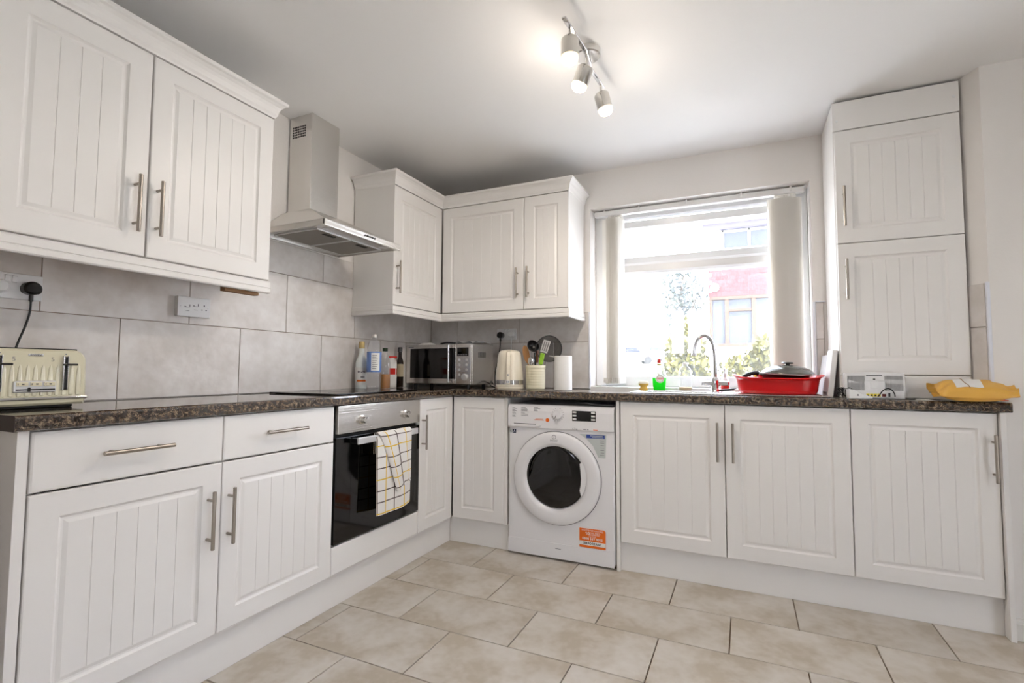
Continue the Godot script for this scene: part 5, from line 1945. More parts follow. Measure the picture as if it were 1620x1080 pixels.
func build_kettle_side():
	var zw := WALL_Z + 0.0005
	var s := face_plate("double_socket", "white double socket behind the kettle, with one black and one white plug", Vector3(0.1475, 1.2685, zw), 0.0, 0.143, 0.076)
	rocker(s, -0.012, 0.022)
	rocker(s, 0.010, 0.022)
	pin_holes(s, -0.045, -0.004)
	pin_holes(s, 0.045, -0.004)
	plug("black_plug", "round black plug in the socket behind the kettle", M.black, Vector3(0.109, 1.262, zw + 0.009), 0.0, [Vector3(0, -0.036, 0.014), Vector3(-0.002, -0.09, 0.018), Vector3(-0.010, -0.16, 0.03), Vector3(-0.014, -0.25, 0.06), Vector3(0.0, -0.343, 0.09)])
	plug("white_plug", "white plug in the socket directly above the kettle", M.plastic_white, Vector3(0.191, 1.266, zw + 0.009), 0.0, [Vector3(0, -0.036, 0.014), Vector3(0.0, -0.09, 0.016), Vector3(0.004, -0.2, 0.03), Vector3(0.03, -0.3, 0.05), Vector3(0.06, -0.35, 0.09)])
	var st := S()
	tube(st, [Vector3(0.12, 0.935, -0.30), Vector3(0.135, 0.955, -0.24), Vector3(0.15, 0.932, -0.20), Vector3(0.18, 0.917, -0.21), Vector3(0.225, 0.916, -0.19)], 0.0035, 8, 6)
	tag(obj("lead", st, M.black), "black lead looping between the microwave and the kettle base", "cable")
	# kettle
	var k := thing("kettle", "cream electric kettle with a chrome band, on its base below the socket", "kettle", Vector3(0.306, WT, -0.15), 0.35)
	st = S()
	lathe(st, [Vector2(0, 0.0005), Vector2(0.083, 0.0005), Vector2(0.086, 0.004), Vector2(0.086, 0.014), Vector2(0.082, 0.018), Vector2(0, 0.018)], 40)
	obj("power_base", st, M.kettle, k)
	st = S()
	lathe(st, [Vector2(0.078, 0.018), Vector2(0.0845, 0.020), Vector2(0.085, 0.028), Vector2(0.0845, 0.030)], 40)
	lathe(st, [Vector2(0.0845, 0.056), Vector2(0.0845, 0.060), Vector2(0.082, 0.10), Vector2(0.078, 0.145), Vector2(0.0735, 0.185), Vector2(0.068, 0.215), Vector2(0.064, 0.225), Vector2(0.056, 0.232), Vector2(0.03, 0.239), Vector2(0.0, 0.241)], 40)
	obj("body", st, M.kettle, k)
	st = S()
	lathe(st, [Vector2(0.084, 0.030), Vector2(0.0853, 0.031), Vector2(0.0853, 0.055), Vector2(0.084, 0.056)], 40)
	obj("chrome_band", st, M.chrome, k)
	# handle runs down the side that faces the room
	st = S()
	var hp := PackedVector2Array([Vector2(0.045, 0.236), Vector2(0.070, 0.226), Vector2(0.090, 0.20), Vector2(0.104, 0.15), Vector2(0.108, 0.08), Vector2(0.106, 0.035), Vector2(0.084, 0.032), Vector2(0.084, 0.05), Vector2(0.092, 0.058), Vector2(0.094, 0.10), Vector2(0.090, 0.15), Vector2(0.080, 0.188), Vector2(0.068, 0.205), Vector2(0.05, 0.215)])
	var hx := Transform3D(Basis(Vector3(0, 0, 1), Vector3(0, 1, 0), Vector3(-1, 0, 0)), Vector3(0.012, 0, 0))
	prism(st, hp, 0.0, 0.024, hx, 0.004)
	var hd := obj("handle", st, M.kettle, k)
	st = S()
	box(st, Vector3(0.0, 0.047, 0.1065), Vector3(0.022, 0.016, 0.004), 0.0015)
	obj("switch", st, M.silver, hd)
	st = S()
	bb(st, Vector3(-0.004, 0.083, 0.1065), Vector3(0.004, 0.092, 0.1088), 0.001)
	bb(st, Vector3(-0.008, 0.043, 0.108), Vector3(-0.002, 0.051, 0.109), 0.0)
	bb(st, Vector3(0.002, 0.043, 0.108), Vector3(0.008, 0.051, 0.109), 0.0)
	obj("symbols", st, M.ink_grey, hd)
	st = S()
	prism(st, PackedVector2Array([Vector2(-0.02, 0.0), Vector2(0.02, 0.0), Vector2(0.012, 0.028), Vector2(0, 0.036), Vector2(-0.012, 0.028)]), 0.0, 0.03, Transform3D(Basis(Vector3(-1, 0, 0), Vector3(0, 0, -1), Vector3(0, -1, 0)), Vector3(0, 0.232, -0.05)))
	obj("spout", st, M.kettle, k)
	# utensil crock
	var cc := Vector3(0.457, WT, -0.20)
	var c := thing("utensil_crock", "ribbed cream crock full of cooking utensils, right of the kettle", "crock", cc)
	st = S()
	var pr: Array = [Vector2(0, 0.0008), Vector2(0.053, 0.0008), Vector2(0.057, 0.005)]
	for j in 7:
		pr.append(Vector2(0.0580, 0.010 + 0.016 * j)); pr.append(Vector2(0.0580, 0.0235 + 0.016 * j)); pr.append(Vector2(0.0575, 0.0247 + 0.016 * j))
	pr.append_array([Vector2(0.0600, 0.126), Vector2(0.0605, 0.142), Vector2(0.0585, 0.1455), Vector2(0.0555, 0.145), Vector2(0.054, 0.12), Vector2(0.053, 0.008), Vector2(0, 0.007)])
	lathe(st, pr, 36)
	obj("pot", st, M.crock, c)
	var g := "cooking utensils in the crock"
	# wooden spatula
	var u := thing("wooden_spatula", "flat wooden spatula at the left of the crock", "spatula", cc + Vector3(-0.012, 0.012, 0.01), 0.0, g)
	st = S()
	rod(st, Vector3(0.0, 0, 0), Vector3(-0.038, 0.16, -0.006), 0.0055, 10)
	obj("shaft", st, M.wood, u)
	st = S()
	var oval := PackedVector2Array()
	for j in 20:
		var a := TAU * j / 20.0
		oval.append(Vector2(cos(a) * 0.020 * (1.0 + 0.12 * sin(a)), sin(a) * 0.056))
	prism(st, oval, -0.003, 0.003, T(Vector3(-0.049, 0.20, -0.008), 0.35, 0, 0.2), 0.0015)
	obj("blade", st, M.wood, u)
	# wire whisk beside it
	u = thing("whisk", "thin wire loop whisk leaning out at the crock's far left", "whisk", cc + Vector3(-0.02, 0.012, -0.01), 0.0, g)
	st = S()
	tube(st, [Vector3(0.0, 0.02, 0), Vector3(-0.03, 0.15, 0), Vector3(-0.062, 0.22, 0.0), Vector3(-0.066, 0.265, 0), Vector3(-0.046, 0.285, 0), Vector3(-0.02, 0.268, 0), Vector3(-0.012, 0.2, 0), Vector3(0.005, 0.03, 0)], 0.0013, 6, 6)
	obj("loop", st, M.alu, u)
	st = S()
	rod(st, Vector3(0.0025, 0.0, 0), Vector3(0.0, 0.05, 0), 0.006, 10)
	obj("grip", st, M.black, u)
	# black ladle
	u = thing("ladle", "black ladle with its bowl upwards in the middle of the crock", "ladle", cc + Vector3(0.008, 0.012, 0.014), 0.0, g)
	st = S()
	rod(st, Vector3(0, 0, 0), Vector3(-0.004, 0.21, 0.008), 0.006, 10)
	obj("shaft", st, M.black, u)
	st = S()
	var lx := T(Vector3(-0.012, 0.252, 0.012), 0.5, 1.05, -0.35)
	var lp: Array = []
	for j in 9:
		var a := PI / 2 * j / 8.0
		lp.append(Vector2(sin(a) * 0.039, -cos(a) * 0.032))
	lp.append(Vector2(0.0375, 0.001))
	for j in 9:
		var a := PI / 2 * (8 - j) / 8.0
		lp.append(Vector2(sin(a) * 0.0365, -cos(a) * 0.029))
	lathe(st, lp, 26, lx)
	obj("bowl", st, M.black, u)
	# sieve
	u = thing("sieve", "round fine-mesh sieve with a dark rim, standing in the crock", "sieve", cc + Vector3(0.022, 0.012, -0.02), 0.0, g)
	st = S()
	var sx := T(Vector3(0.05, 0.235, -0.016), 0.55, PI / 2, 0.0)
	lathe(st, [Vector2(0.077, -0.005), Vector2(0.081, -0.005), Vector2(0.081, 0.005), Vector2(0.077, 0.005), Vector2(0.077, -0.005)], 40, sx)
	obj("rim", st, M.black, u)
	st = S()
	var mp: Array = []
	for j in 8:
		var a := PI / 2 * j / 7.0
		mp.append(Vector2(sin(a) * 0.077, -cos(a) * 0.03))
	lathe(st, mp, 32, sx)
	var mesh_mat := mat(Color(0.20, 0.19, 0.18, 0.72), 0.5, 0.6)
	mesh_mat.transparency = BaseMaterial3D.TRANSPARENCY_ALPHA
	obj("mesh_bowl", st, mesh_mat, u)
	st = S()
	rod(st, Vector3(0, 0, 0), Vector3(0.035, 0.16, -0.01), 0.005, 10)
	tube(st, [Vector3(0.05, 0.312, -0.016), Vector3(0.052, 0.328, -0.016), Vector3(0.058, 0.335, -0.016), Vector3(0.064, 0.33, -0.016)], 0.0015, 6, 4)
	rod(st, Vector3(0.06, 0.19, 0.002), Vector3(0.125, 0.178, -0.02), 0.0022, 8)
	obj("handle", st, M.alu, u)
	# slotted turner
	u = thing("slotted_turner", "silver slotted turner in front of the sieve", "turner", cc + Vector3(0.008, 0.012, -0.006), 0.0, g)
	st = S()
	rod(st, Vector3(0, 0, 0), Vector3(0.04, 0.19, 0.008), 0.005, 10)
	obj("shaft", st, M.black, u)
	st = S()
	var tx := T(Vector3(0.056, 0.245, 0.012), 0.2, -0.15, -0.28)
	for j in 4:
		bb(st, Vector3(-0.021 + 0.0125 * j, -0.028, -0.001), Vector3(-0.0145 + 0.0125 * j, 0.033, 0.001), 0.0, tx)
	bb(st, Vector3(-0.021, -0.036, -0.001), Vector3(0.023, -0.027, 0.001), 0.0, tx)
	bb(st, Vector3(-0.021, 0.032, -0.001), Vector3(0.023, 0.040, 0.001), 0.0, tx)
	obj("blade", st, M.alu, u)
	# green spatula
	u = thing("silicone_spatula", "lime green silicone spatula leaning at the crock's right rim", "spatula", cc + Vector3(0.012, 0.012, 0.018), 0.0, g)
	st = S()
	rod(st, Vector3(0, 0, 0), Vector3(0.030, 0.142, 0.008), 0.0045, 10)
	obj("shaft", st, M.green_tool, u)
	st = S()
	box(st, Vector3.ZERO, Vector3(0.027, 0.068, 0.008), 0.0035, T(Vector3(0.0375, 0.172, 0.0095), 0.1, 0, -0.2), 2)
	obj("blade", st, M.green_tool, u)
	# brown-handled masher and a steel tool behind it
	u = thing("masher", "steel masher with a brown wooden handle in the centre of the crock", "masher", cc + Vector3(-0.004, 0.012, -0.012), 0.0, g)
	st = S()
	rod(st, Vector3(0.002, 0.0, 0.0), Vector3(0.006, 0.15, 0.004), 0.004, 8)
	obj("shaft", st, M.alu, u)
	st = S()
	rod(st, Vector3(0.006, 0.15, 0.004), Vector3(0.009, 0.23, 0.006), 0.011, 14, 0.003)
	obj("handle", st, mat(Color(0.45, 0.25, 0.12), 0.5), u)
	u = thing("serving_spoon", "steel serving spoon standing low at the front of the crock", "spoon", cc + Vector3(-0.016, 0.012, 0.03), 0.0, g)
	st = S()
	tube(st, [Vector3(0, 0, 0), Vector3(0.002, 0.07, 0.004), Vector3(0.0, 0.13, 0.006)], 0.004, 8, 4)
	obj("shaft", st, M.chrome, u)
	st = S()
	lathe(st, [Vector2(0, -0.028), Vector2(0.012, -0.024), Vector2(0.019, -0.008), Vector2(0.02, 0.006), Vector2(0.014, 0.022), Vector2(0, 0.028)], 18, T(Vector3(0.001, 0.158, 0.007)), 1.0, 0.32)
	obj("bowl", st, M.chrome, u)
	# kitchen roll
	var r := thing("kitchen_roll", "upright white kitchen roll at the right of the crock", "kitchen roll", Vector3(0.650, WT, -0.15))
	st = S()
	lathe(st, [Vector2(0.021, 0.001), Vector2(0.049, 0.001), Vector2(0.051, 0.003), Vector2(0.0505, 0.197), Vector2(0.048, 0.199), Vector2(0.021, 0.199)], 40)
	obj("paper", st, M.paper, r)
	st = S()
	lathe(st, [Vector2(0.0205, 0.001), Vector2(0.021, 0.1992), Vector2(0.0195, 0.1992), Vector2(0.019, 0.001)], 24)
	obj("card_core", st, M.wood_board, r)

# ---------------------------------------------------------------- round the sink
# rings of (half width, half depth, height) joined as one shell; rounded-rectangle plan
func plan_shell(st: SurfaceTool, rings: Array, seg := 56, power := 3.2, lift := 0.0):
	var pos := []
	for r in rings:
		var row := []
		for k in seg:
			var a := TAU * k / seg
			var c := cos(a)
			var s := sin(a)
			var q := pow(pow(absf(c), power) + pow(absf(s), power), -1.0 / power)
			var x: float = c * q
			var z: float = s * q
			row.append(Vector3(x * r[0], r[2] + (lift * pow(absf(x), 6.0) * r[3] if r.size() > 3 else 0.0), z * r[1]))
		pos.append(row)
	for i in rings.size() - 1:
		for k in seg:
			var k2 := (k + 1) % seg
			var a: Vector3 = pos[i][k]
			var b: Vector3 = pos[i][k2]
			var c: Vector3 = pos[i + 1][k2]
			var d: Vector3 = pos[i + 1][k]
			var pr: Vector3 = pos[i][(k + seg - 1) % seg]
			var nx: Vector3 = pos[i][(k2 + 1) % seg]
			var up := (d - a) if d.distance_to(a) > 1e-6 else (c - b)
			var na := (up.cross(b - pr)).normalized()
			var nb := (up.cross(nx - a)).normalized()
			quadn(st, a, b, c, d, na, nb, nb, na)

func build_sink_items():
	# scrubbing sponge
	var s := thing("sponge", "small yellow-brown sponge with a pale scourer top, at the left of the sink", "sponge", Vector3(1.078, WT + 0.005, -0.318), 0.2)
	var st := S()
	lathe(st, [Vector2(0, 0.0), Vector2(0.022, 0.0), Vector2(0.025, 0.004), Vector2(0.019, 0.016), Vector2(0.020, 0.024), Vector2(0.028, 0.032), Vector2(0.029, 0.038), Vector2(0, 0.038)], 24, Transform3D.IDENTITY, 1.0, 0.8)
	obj("foam", st, M.sponge, s)
	st = S()
	lathe(st, [Vector2(0, 0.038), Vector2(0.028, 0.038), Vector2(0.029, 0.045), Vector2(0.024, 0.052), Vector2(0.0, 0.054)], 24, Transform3D.IDENTITY, 1.0, 0.8)
	obj("scourer", st, M.scourer, s)
	# washing-up liquid
	var b := thing("washing_up_bottle", "green washing-up liquid bottle with a white round label and red cap, by the window", "bottle", Vector3(1.155, WT + 0.005, -0.392), 0.3)
	st = S()
	lathe(st, [Vector2(0, 0.0005), Vector2(0.030, 0.0005), Vector2(0.034, 0.006), Vector2(0.037, 0.03), Vector2(0.039, 0.07), Vector2(0.0, 0.07)], 30, Transform3D.IDENTITY, 1.0, 0.62)
	obj("green_liquid", st, M.washing_up, b)
	st = S()
	lathe(st, [Vector2(0.0395, 0.07), Vector2(0.0395, 0.085), Vector2(0.035, 0.11), Vector2(0.024, 0.132), Vector2(0.013, 0.142), Vector2(0.012, 0.148)], 30, Transform3D.IDENTITY, 1.0, 0.62)
	obj("clear_shoulder", st, M.clear_plastic, b)
	st = S()
	lathe(st, [Vector2(0.0125, 0.142), Vector2(0.014, 0.143), Vector2(0.014, 0.152), Vector2(0.0125, 0.154), Vector2(0, 0.154)], 18)
	obj("collar", st, M.gold, b)
	st = S()
	lathe(st, [Vector2(0.0115, 0.156), Vector2(0.0115, 0.164), Vector2(0.005, 0.176), Vector2(0.004, 0.182), Vector2(0, 0.182)], 18)
	obj("cap", st, M.red_label, b)
	st = S()
	ring_xy(st, [Vector2(0.0, 0.002), Vector2(0.023, 0.002), Vector2(0.0245, 0.0)], Vector3(0.0, 0.066, 0.0238), 28)
	var lb := obj("label", st, M.paper, b)
	text("lettering", "FAIRY", 0.011, M.red_label, lb, T(Vector3(0.0, 0.067, 0.0262)), 0.0006, true)
	st = S()
	ring_xy(st, [Vector2(0.0205, 0.0), Vector2(0.0205, 0.001), Vector2(0.019, 0.001), Vector2(0.019, 0.0)], Vector3(0.0, 0.066, 0.0258), 28)
	obj("printed_ring", st, mat(Color(0.25, 0.55, 0.25), 0.5), lb)
	# clear bottle
	b = thing("hand_soap_bottle", "clear plastic bottle standing between the green bottle and the tap", "bottle", Vector3(1.298, WT + 0.005, -0.40))
	st = S()
	lathe(st, [Vector2(0, 0.0005), Vector2(0.033, 0.0005), Vector2(0.036, 0.005), Vector2(0.036, 0.10), Vector2(0.030, 0.125), Vector2(0.014, 0.14), Vector2(0.013, 0.15)], 26)
	obj("plastic", st, M.clear_plastic, b)
	st = S()
	lathe(st, [Vector2(0, 0.002), Vector2(0.032, 0.002), Vector2(0.035, 0.006), Vector2(0.035, 0.02), Vector2(0, 0.02)], 26)
	obj("liquid", st, mat(Color(0.90, 0.82, 0.66), 0.2), b)
	st = S()
	lathe(st, [Vector2(0.0135, 0.147), Vector2(0.015, 0.148), Vector2(0.015, 0.158), Vector2(0, 0.16)], 18)
	obj("cap", st, M.plastic_white, b)
	# small bottle behind the tap
	b = thing("small_bottle", "small white bottle with red markings, just right of the tap", "bottle", Vector3(1.506, WT + 0.005, -0.402), 0.2)
	st = S()
	lathe(st, [Vector2(0, 0.0005), Vector2(0.020, 0.0005), Vector2(0.0215, 0.004), Vector2(0.0215, 0.06), Vector2(0.017, 0.07), Vector2(0.009, 0.076), Vector2(0.009, 0.082)], 22)
	obj("body", st, M.plastic_white, b)
	st = S()
	lathe(st, [Vector2(0.0095, 0.08), Vector2(0.0105, 0.081), Vector2(0.0105, 0.10), Vector2(0.004, 0.104), Vector2(0.0035, 0.125), Vector2(0, 0.126)], 16)
	obj("pump", st, M.silver, b)
	st = S()
	band(st, 0.022, 0.008, 0.034, -1.5, 1.5)
	obj("red_label", st, M.red_label, b)
	# dish brush lying by the bowl
	st = S()
	tube(st, [Vector3(-0.055, 0.012, 0), Vector3(-0.01, 0.016, 0), Vector3(0.03, 0.02, 0)], 0.0055, 10, 5)
	var br := thing("dish_brush", "black dish brush with red tip lying left of the red bowl", "brush", Vector3(1.535, WT + 0.003, -0.262), 0.1)
	obj("handle", st, M.black, br)
	st = S()
	rod(st, Vector3(-0.066, 0.012, 0), Vector3(-0.054, 0.012, 0), 0.0085, 12, 0.002)
	obj("tip", st, M.red, br)
	st = S()
	box(st, Vector3(0.032, 0.012, 0), Vector3(0.024, 0.018, 0.02), 0.004)
	obj("bristles", st, M.plastic_white, br)
	# red washing-up bowl
	var w := thing("washing_up_bowl", "red plastic washing-up bowl on the drainer, with a pan in it", "washing-up bowl", Vector3(1.748, WT + 0.0076, -0.185))
	st = S()
	plan_shell(st, [[0.0, 0.0, 0.0005], [0.155, 0.105, 0.0005], [0.166, 0.114, 0.004], [0.172, 0.119, 0.016], [0.180, 0.127, 0.068], [0.192, 0.138, 0.073, 1.0], [0.199, 0.144, 0.073, 1.0], [0.200, 0.145, 0.076, 1.0], [0.198, 0.143, 0.0785, 1.0], [0.180, 0.128, 0.077, 1.0], [0.176, 0.124, 0.070], [0.168, 0.116, 0.018], [0.160, 0.110, 0.006], [0.0, 0.0, 0.005]], 64, 3.4, 0.016)
	obj("basin", st, M.red, w)
	# frying pan lying in the bowl
	var p := thing("frying_pan", "black frying pan lying in the red bowl, handle to the left", "frying pan", Vector3(1.785, WT + 0.066, -0.19), 0.0)
	p.rotation = Vector3(0.04, 0.12, 0.035)
	st = S()
	lathe(st, [Vector2(0, 0.0), Vector2(0.088, 0.0), Vector2(0.098, 0.006), Vector2(0.112, 0.038), Vector2(0.114, 0.040), Vector2(0.110, 0.040), Vector2(0.095, 0.009), Vector2(0, 0.004)], 40)
	obj("body", st, M.pan, p)
	st = S()
	tube(st, [Vector3(-0.106, 0.034, 0.022), Vector3(-0.13, 0.048, 0.034), Vector3(-0.165, 0.044, 0.048), Vector3(-0.205, 0.028, 0.062)], 0.0115, 12, 6, 0.009)
	obj("handle", st, M.black, p)
	st = S()
	rod(st, Vector3(-0.104, 0.033, 0.021), Vector3(-0.124, 0.045, 0.031), 0.0135, 12, 0.002)
	obj("handle_joint", st, M.chrome, p)
	# lid on the pan
	var ld := thing("pan_lid", "domed grey glass pan lid with a flat knob, resting on the frying pan", "lid", Vector3(1.796, WT + 0.104, -0.19))
	ld.rotation = Vector3(0.04, 0, -0.03)
	st = S()
	lathe(st, [Vector2(0.113, 0.001), Vector2(0.1165, 0.001), Vector2(0.117, 0.005), Vector2(0.112, 0.012), Vector2(0.095, 0.026), Vector2(0.07, 0.037), Vector2(0.04, 0.043), Vector2(0.0, 0.045)], 44)
	obj("dome", st, M.lid, ld)
	st = S()
	lathe(st, [Vector2(0.109, 0.0), Vector2(0.118, 0.0), Vector2(0.1185, 0.004), Vector2(0.112, 0.0055)], 44)
	obj("rim", st, M.alu, ld)
	st = S()
	lathe(st, [Vector2(0.010, 0.044), Vector2(0.010, 0.05), Vector2(0.024, 0.051), Vector2(0.027, 0.055), Vector2(0.022, 0.059), Vector2(0, 0.060)], 28)
	obj("knob", st, M.black, ld)
	# yellow cloth behind
	st = S()
	box(st, Vector3.ZERO, Vector3(0.034, 0.011, 0.03), 0.004)
	var ys := obj("yellow_scourer", st, M.yellow)
	ys.position = Vector3(1.668, WT + 0.0868 + 0.0058, -0.312)
	tag(ys, "small yellow scourer on the far rim of the red bowl", "scourer")

func build_right_items():
	# boards leaning on the tall cupboard's left flank
	var b := thing("tray", "white tray with a thick grey front edge, leaning against the tall cupboard", "tray", Vector3(1.972, WT + 0.001, -0.16))
	b.rotation = Vector3(0, 0.04, -0.115)
	var st := S()
	box(st, Vector3(-0.012, 0.1085, 0), Vector3(0.023, 0.215, 0.115), 0.003)
	obj("board", st, M.plastic_white, b)
	st = S()
	bb(st, Vector3(-0.026, 0.006, -0.05), Vector3(-0.0232, 0.018, 0.045), 0.001)
	obj("lip", st, M.paper_grey, b)
	b = thing("chopping_board", "thin pale chopping board leaning behind the white tray", "chopping board", Vector3(1.955, WT + 0.001, -0.325))
	b.rotation = Vector3(0, 0.02, -0.16)
	st = S()
	box(st, Vector3(-0.005, 0.1, 0), Vector3(0.009, 0.2, 0.20), 0.002)
	obj("board", st, M.paper_grey, b)
	# router
	var r := thing("router", "white wireless router with a ribbed grille and yellow ports, before the tall cupboard", "router", Vector3(2.117, WT, -0.052))
	st = S()
	var pl := PackedVector2Array([Vector2(-0.11, 0.001), Vector2(0.11, 0.001), Vector2(0.111, 0.06), Vector2(0.109, 0.108)])
	for k in 9:
		pl.append(Vector2(0.105 - 0.21 * k / 8.0, 0.113 + 0.003 * sin(PI * k / 8.0)))
	pl.append(Vector2(-0.109, 0.108)); pl.append(Vector2(-0.111, 0.06))
	prism(st, pl, -0.018, 0.018, Transform3D.IDENTITY, 0.004)
	obj("case", st, M.plastic_white, r)
	for side in 2:
		st = S()
		for k in 14:
			var x: float = [-0.099, 0.0375][side] + 0.0046 * k
			bb(st, Vector3(x, 0.036, 0.0172), Vector3(x + 0.0046, 0.100, 0.0180), 0.0)
			bb(st, Vector3(x, 0.036, 0.0175), Vector3(x + 0.0022, 0.100, 0.0192), 0.0)
		obj("grille", st, M.paper_grey, r)
	st = S()
	bb(st, Vector3(-0.034, 0.078, 0.017), Vector3(0.034, 0.106, 0.0195), 0.001)
	bb(st, Vector3(-0.014, 0.045, 0.017), Vector3(0.014, 0.078, 0.0195), 0.001)
	var lbl := obj("label_panel", st, M.plastic_white, r)
	st = S()
	bb(st, Vector3(-0.029, 0.1005, 0.019), Vector3(0.029, 0.1035, 0.0201), 0.0)
	bb(st, Vector3(-0.004, 0.082, 0.019), Vector3(0.004, 0.088, 0.0201), 0.0)
	obj("print", st, M.ink, lbl)
	st = S()
	bb(st, Vector3(-0.105, 0.006, 0.017), Vector3(0.105, 0.034, 0.0192), 0.001)
	obj("port_strip", st, M.plastic_white, r)
	for k in 4:
		st = S()
		bb(st, Vector3(-0.030 + 0.0135 * k, 0.010, 0.0185), Vector3(-0.0185 + 0.0135 * k, 0.022, 0.0202), 0.0)
		var pt := obj("port", st, M.yellow, r)
		st = S()
		bb(st, Vector3(-0.0275 + 0.0135 * k, 0.0115, 0.0198), Vector3(-0.021 + 0.0135 * k, 0.018, 0.0206), 0.0)
		obj("opening", st, M.ink, pt)
	st = S()
	bb(st, Vector3(0.027, 0.010, 0.0185), Vector3(0.041, 0.022, 0.0202), 0.0)
	obj("port", st, mat(Color(0.35, 0.08, 0.06), 0.5), r)
	st = S()
	bb(st, Vector3(0.049, 0.010, 0.0185), Vector3(0.056, 0.026, 0.0202), 0.0)
	obj("power_socket", st, M.ink, r)
	st = S()
	tube(st, [Vector3(0.072, 0.012, 0.021), Vector3(0.068, 0.024, 0.032), Vector3(0.058, 0.040, 0.036), Vector3(0.044, 0.046, 0.036), Vector3(0.028, 0.038, 0.036), Vector3(0.016, 0.020, 0.034), Vector3(0.008, 0.010, 0.034)], 0.0024, 8, 6)
	var cb := obj("cable", st, M.black)
	cb.position = Vector3(2.117, WT, -0.052)
	tag(cb, "short black cable looping in front of the router's ports", "cable")
	# tangle of thin wires between the tray and the router
	st = S()
	var rng := RandomNumberGenerator.new()
	rng.seed = 9
	for k in 5:
		var pts := []
		for j in 7:
			pts.append(Vector3(1.985 + 0.014 * (k % 3) + rng.randf_range(-0.014, 0.02), WT + 0.004 + absf(sin(j * 1.1 + k)) * 0.045, -0.045 + rng.randf_range(-0.02, 0.035)))
		tube(st, pts, 0.0013, 6, 5)
	tag(obj("wire_tangle", st, M.ink), "tangle of thin dark wires between the tray and the router", "cable")
	# white plug-in adapter
	var a := thing("power_adapter", "small white wedge-shaped adapter lying in front of the router", "adapter", Vector3(2.058, WT + 0.0008, -0.004), 0.15)
	st = S()
	prism(st, PackedVector2Array([Vector2(-0.045, 0.0), Vector2(0.045, 0.0), Vector2(0.043, 0.006), Vector2(-0.034, 0.040), Vector2(-0.045, 0.040)]), -0.016, 0.016, Transform3D.IDENTITY, 0.003)
	obj("case", st, M.plastic_white, a)
	st = S()
	rod(st, Vector3(-0.012, 0.016, 0.0155), Vector3(-0.012, 0.016, 0.0168), 0.004, 12)
	obj("hole", st, M.ink_grey, a)
	# papers under the parcel
	var items := [["leaflet", "white leaflet sticking out at the left under the yellow parcel", M.paper, Vector3(2.335, 0.0006, -0.03), Vector3(0.13, 0.0016, 0.075), 0.12], ["leaflet", "dark printed leaflet lowest under the yellow parcel", M.ink, Vector3(2.41, 0.0026, -0.02), Vector3(0.20, 0.0016, 0.075), -0.06], ["envelope", "white envelope between the leaflets and the yellow parcel", M.paper_grey, Vector3(2.425, 0.0048, -0.018), Vector3(0.19, 0.0024, 0.07), 0.03], ["leaflet", "orange and red leaflet at the right edge of the worktop, under the parcel", M.orange, Vector3(2.455, 0.0074, 0.0), Vector3(0.16, 0.0016, 0.066), -0.10]]
	for it in items:
		st = S()
		box(st, Vector3.ZERO, it[4], 0.0004)
		var o := obj(it[0], st, it[2])
		o.position = it[3] + Vector3(0, WT + 0.0008, 0)
		o.rotation.y = it[5]
		tag(o, it[1], it[0], "post under the parcel")
	st = S()
	box(st, Vector3.ZERO, Vector3(0.03, 0.0012, 0.066), 0.0003)
	var rc := obj("red_corner", st, M.red_label, get_node("leaflet_002") if has_node("leaflet_002") else null)
	rc.position = Vector3(0.066, 0.0015, 0.0)
	# yellow padded bag
	var y := thing("padded_envelope", "yellow padded postal bag with white labels, at the right end of the worktop", "parcel", Vector3(2.432, WT + 0.014, -0.012), 0.0)
	y.rotation = Vector3(0.42, -0.08, 0.0)
	st = S()
	var fy := func(u: float, v: float, side: float) -> Vector3:
		var xx := u * 2.0 - 1.0
		var zz := v * 2.0 - 1.0
		var xe := clampf((xx + 0.10) / 0.95, -0.98, 0.98) if xx > -0.1 else clampf((xx + 0.10) / 0.66, -1.0, 0.0)
		var fat := pow(1.0 - pow(absf(xe), 3.0), 0.7)
		var e := fat * pow(1.0 - pow(absf(zz), 4.0), 0.5)
		var edge := pow(absf(xx), 2.0)
		var crease := 0.0035 * sin(zz * 9.0 + xx * 4.0) * edge + 0.002 * sin(zz * 17.0 - xx * 11.0) * edge + 0.0015 * sin(xx * 13.0 + zz * 5.0)
		var h := (0.038 * e + crease * minf(e * 4.0, 1.0)) if side > 0 else -0.028 * e
		var mid := 0.030 + 0.010 * pow(maxf(-xx, 0.0), 2.0) + 0.004 * zz * edge + 0.006 * pow(maxf(xx, 0.0), 4.0) + crease * edge * 1.2
		return Vector3(xx * 0.138 * (1.0 - 0.05 * zz * zz), mid + h, zz * 0.060 * (1.0 + 0.10 * edge) - 0.012 * xx * edge)
	sheet(st, func(u: float, v: float) -> Vector3: return fy.call(u, v, 1.0), 30, 18, 0.0008, func(u: float, v: float) -> Vector2: return Vector2(u, v))
	sheet(st, func(u: float, v: float) -> Vector3: return fy.call(u, v, -1.0), 30, 18, 0.0008, func(u: float, v: float) -> Vector2: return Vector2(u, v))
	obj("bag", st, M.mailer, y)
	st = S()
	sheet(st, func(u: float, v: float) -> Vector3: return fy.call(0.30 + 0.31 * u, 0.16 + 0.66 * v, 1.0) + Vector3(0, 0.0022, 0), 12, 10, 0.0006, func(u: float, v: float) -> Vector2: return Vector2(u, v))
	lbl = obj("address_label", st, M.paper, y)
	st = S()
	sheet(st, func(u: float, v: float) -> Vector3: return fy.call(0.385 + 0.012 * u + 0.06 * v, 0.20 + 0.66 * v, 1.0) + Vector3(0, 0.0034, 0), 3, 10, 0.0006, func(u: float, v: float) -> Vector2: return Vector2(u, v))
	obj("tape", st, M.wood_board, lbl)

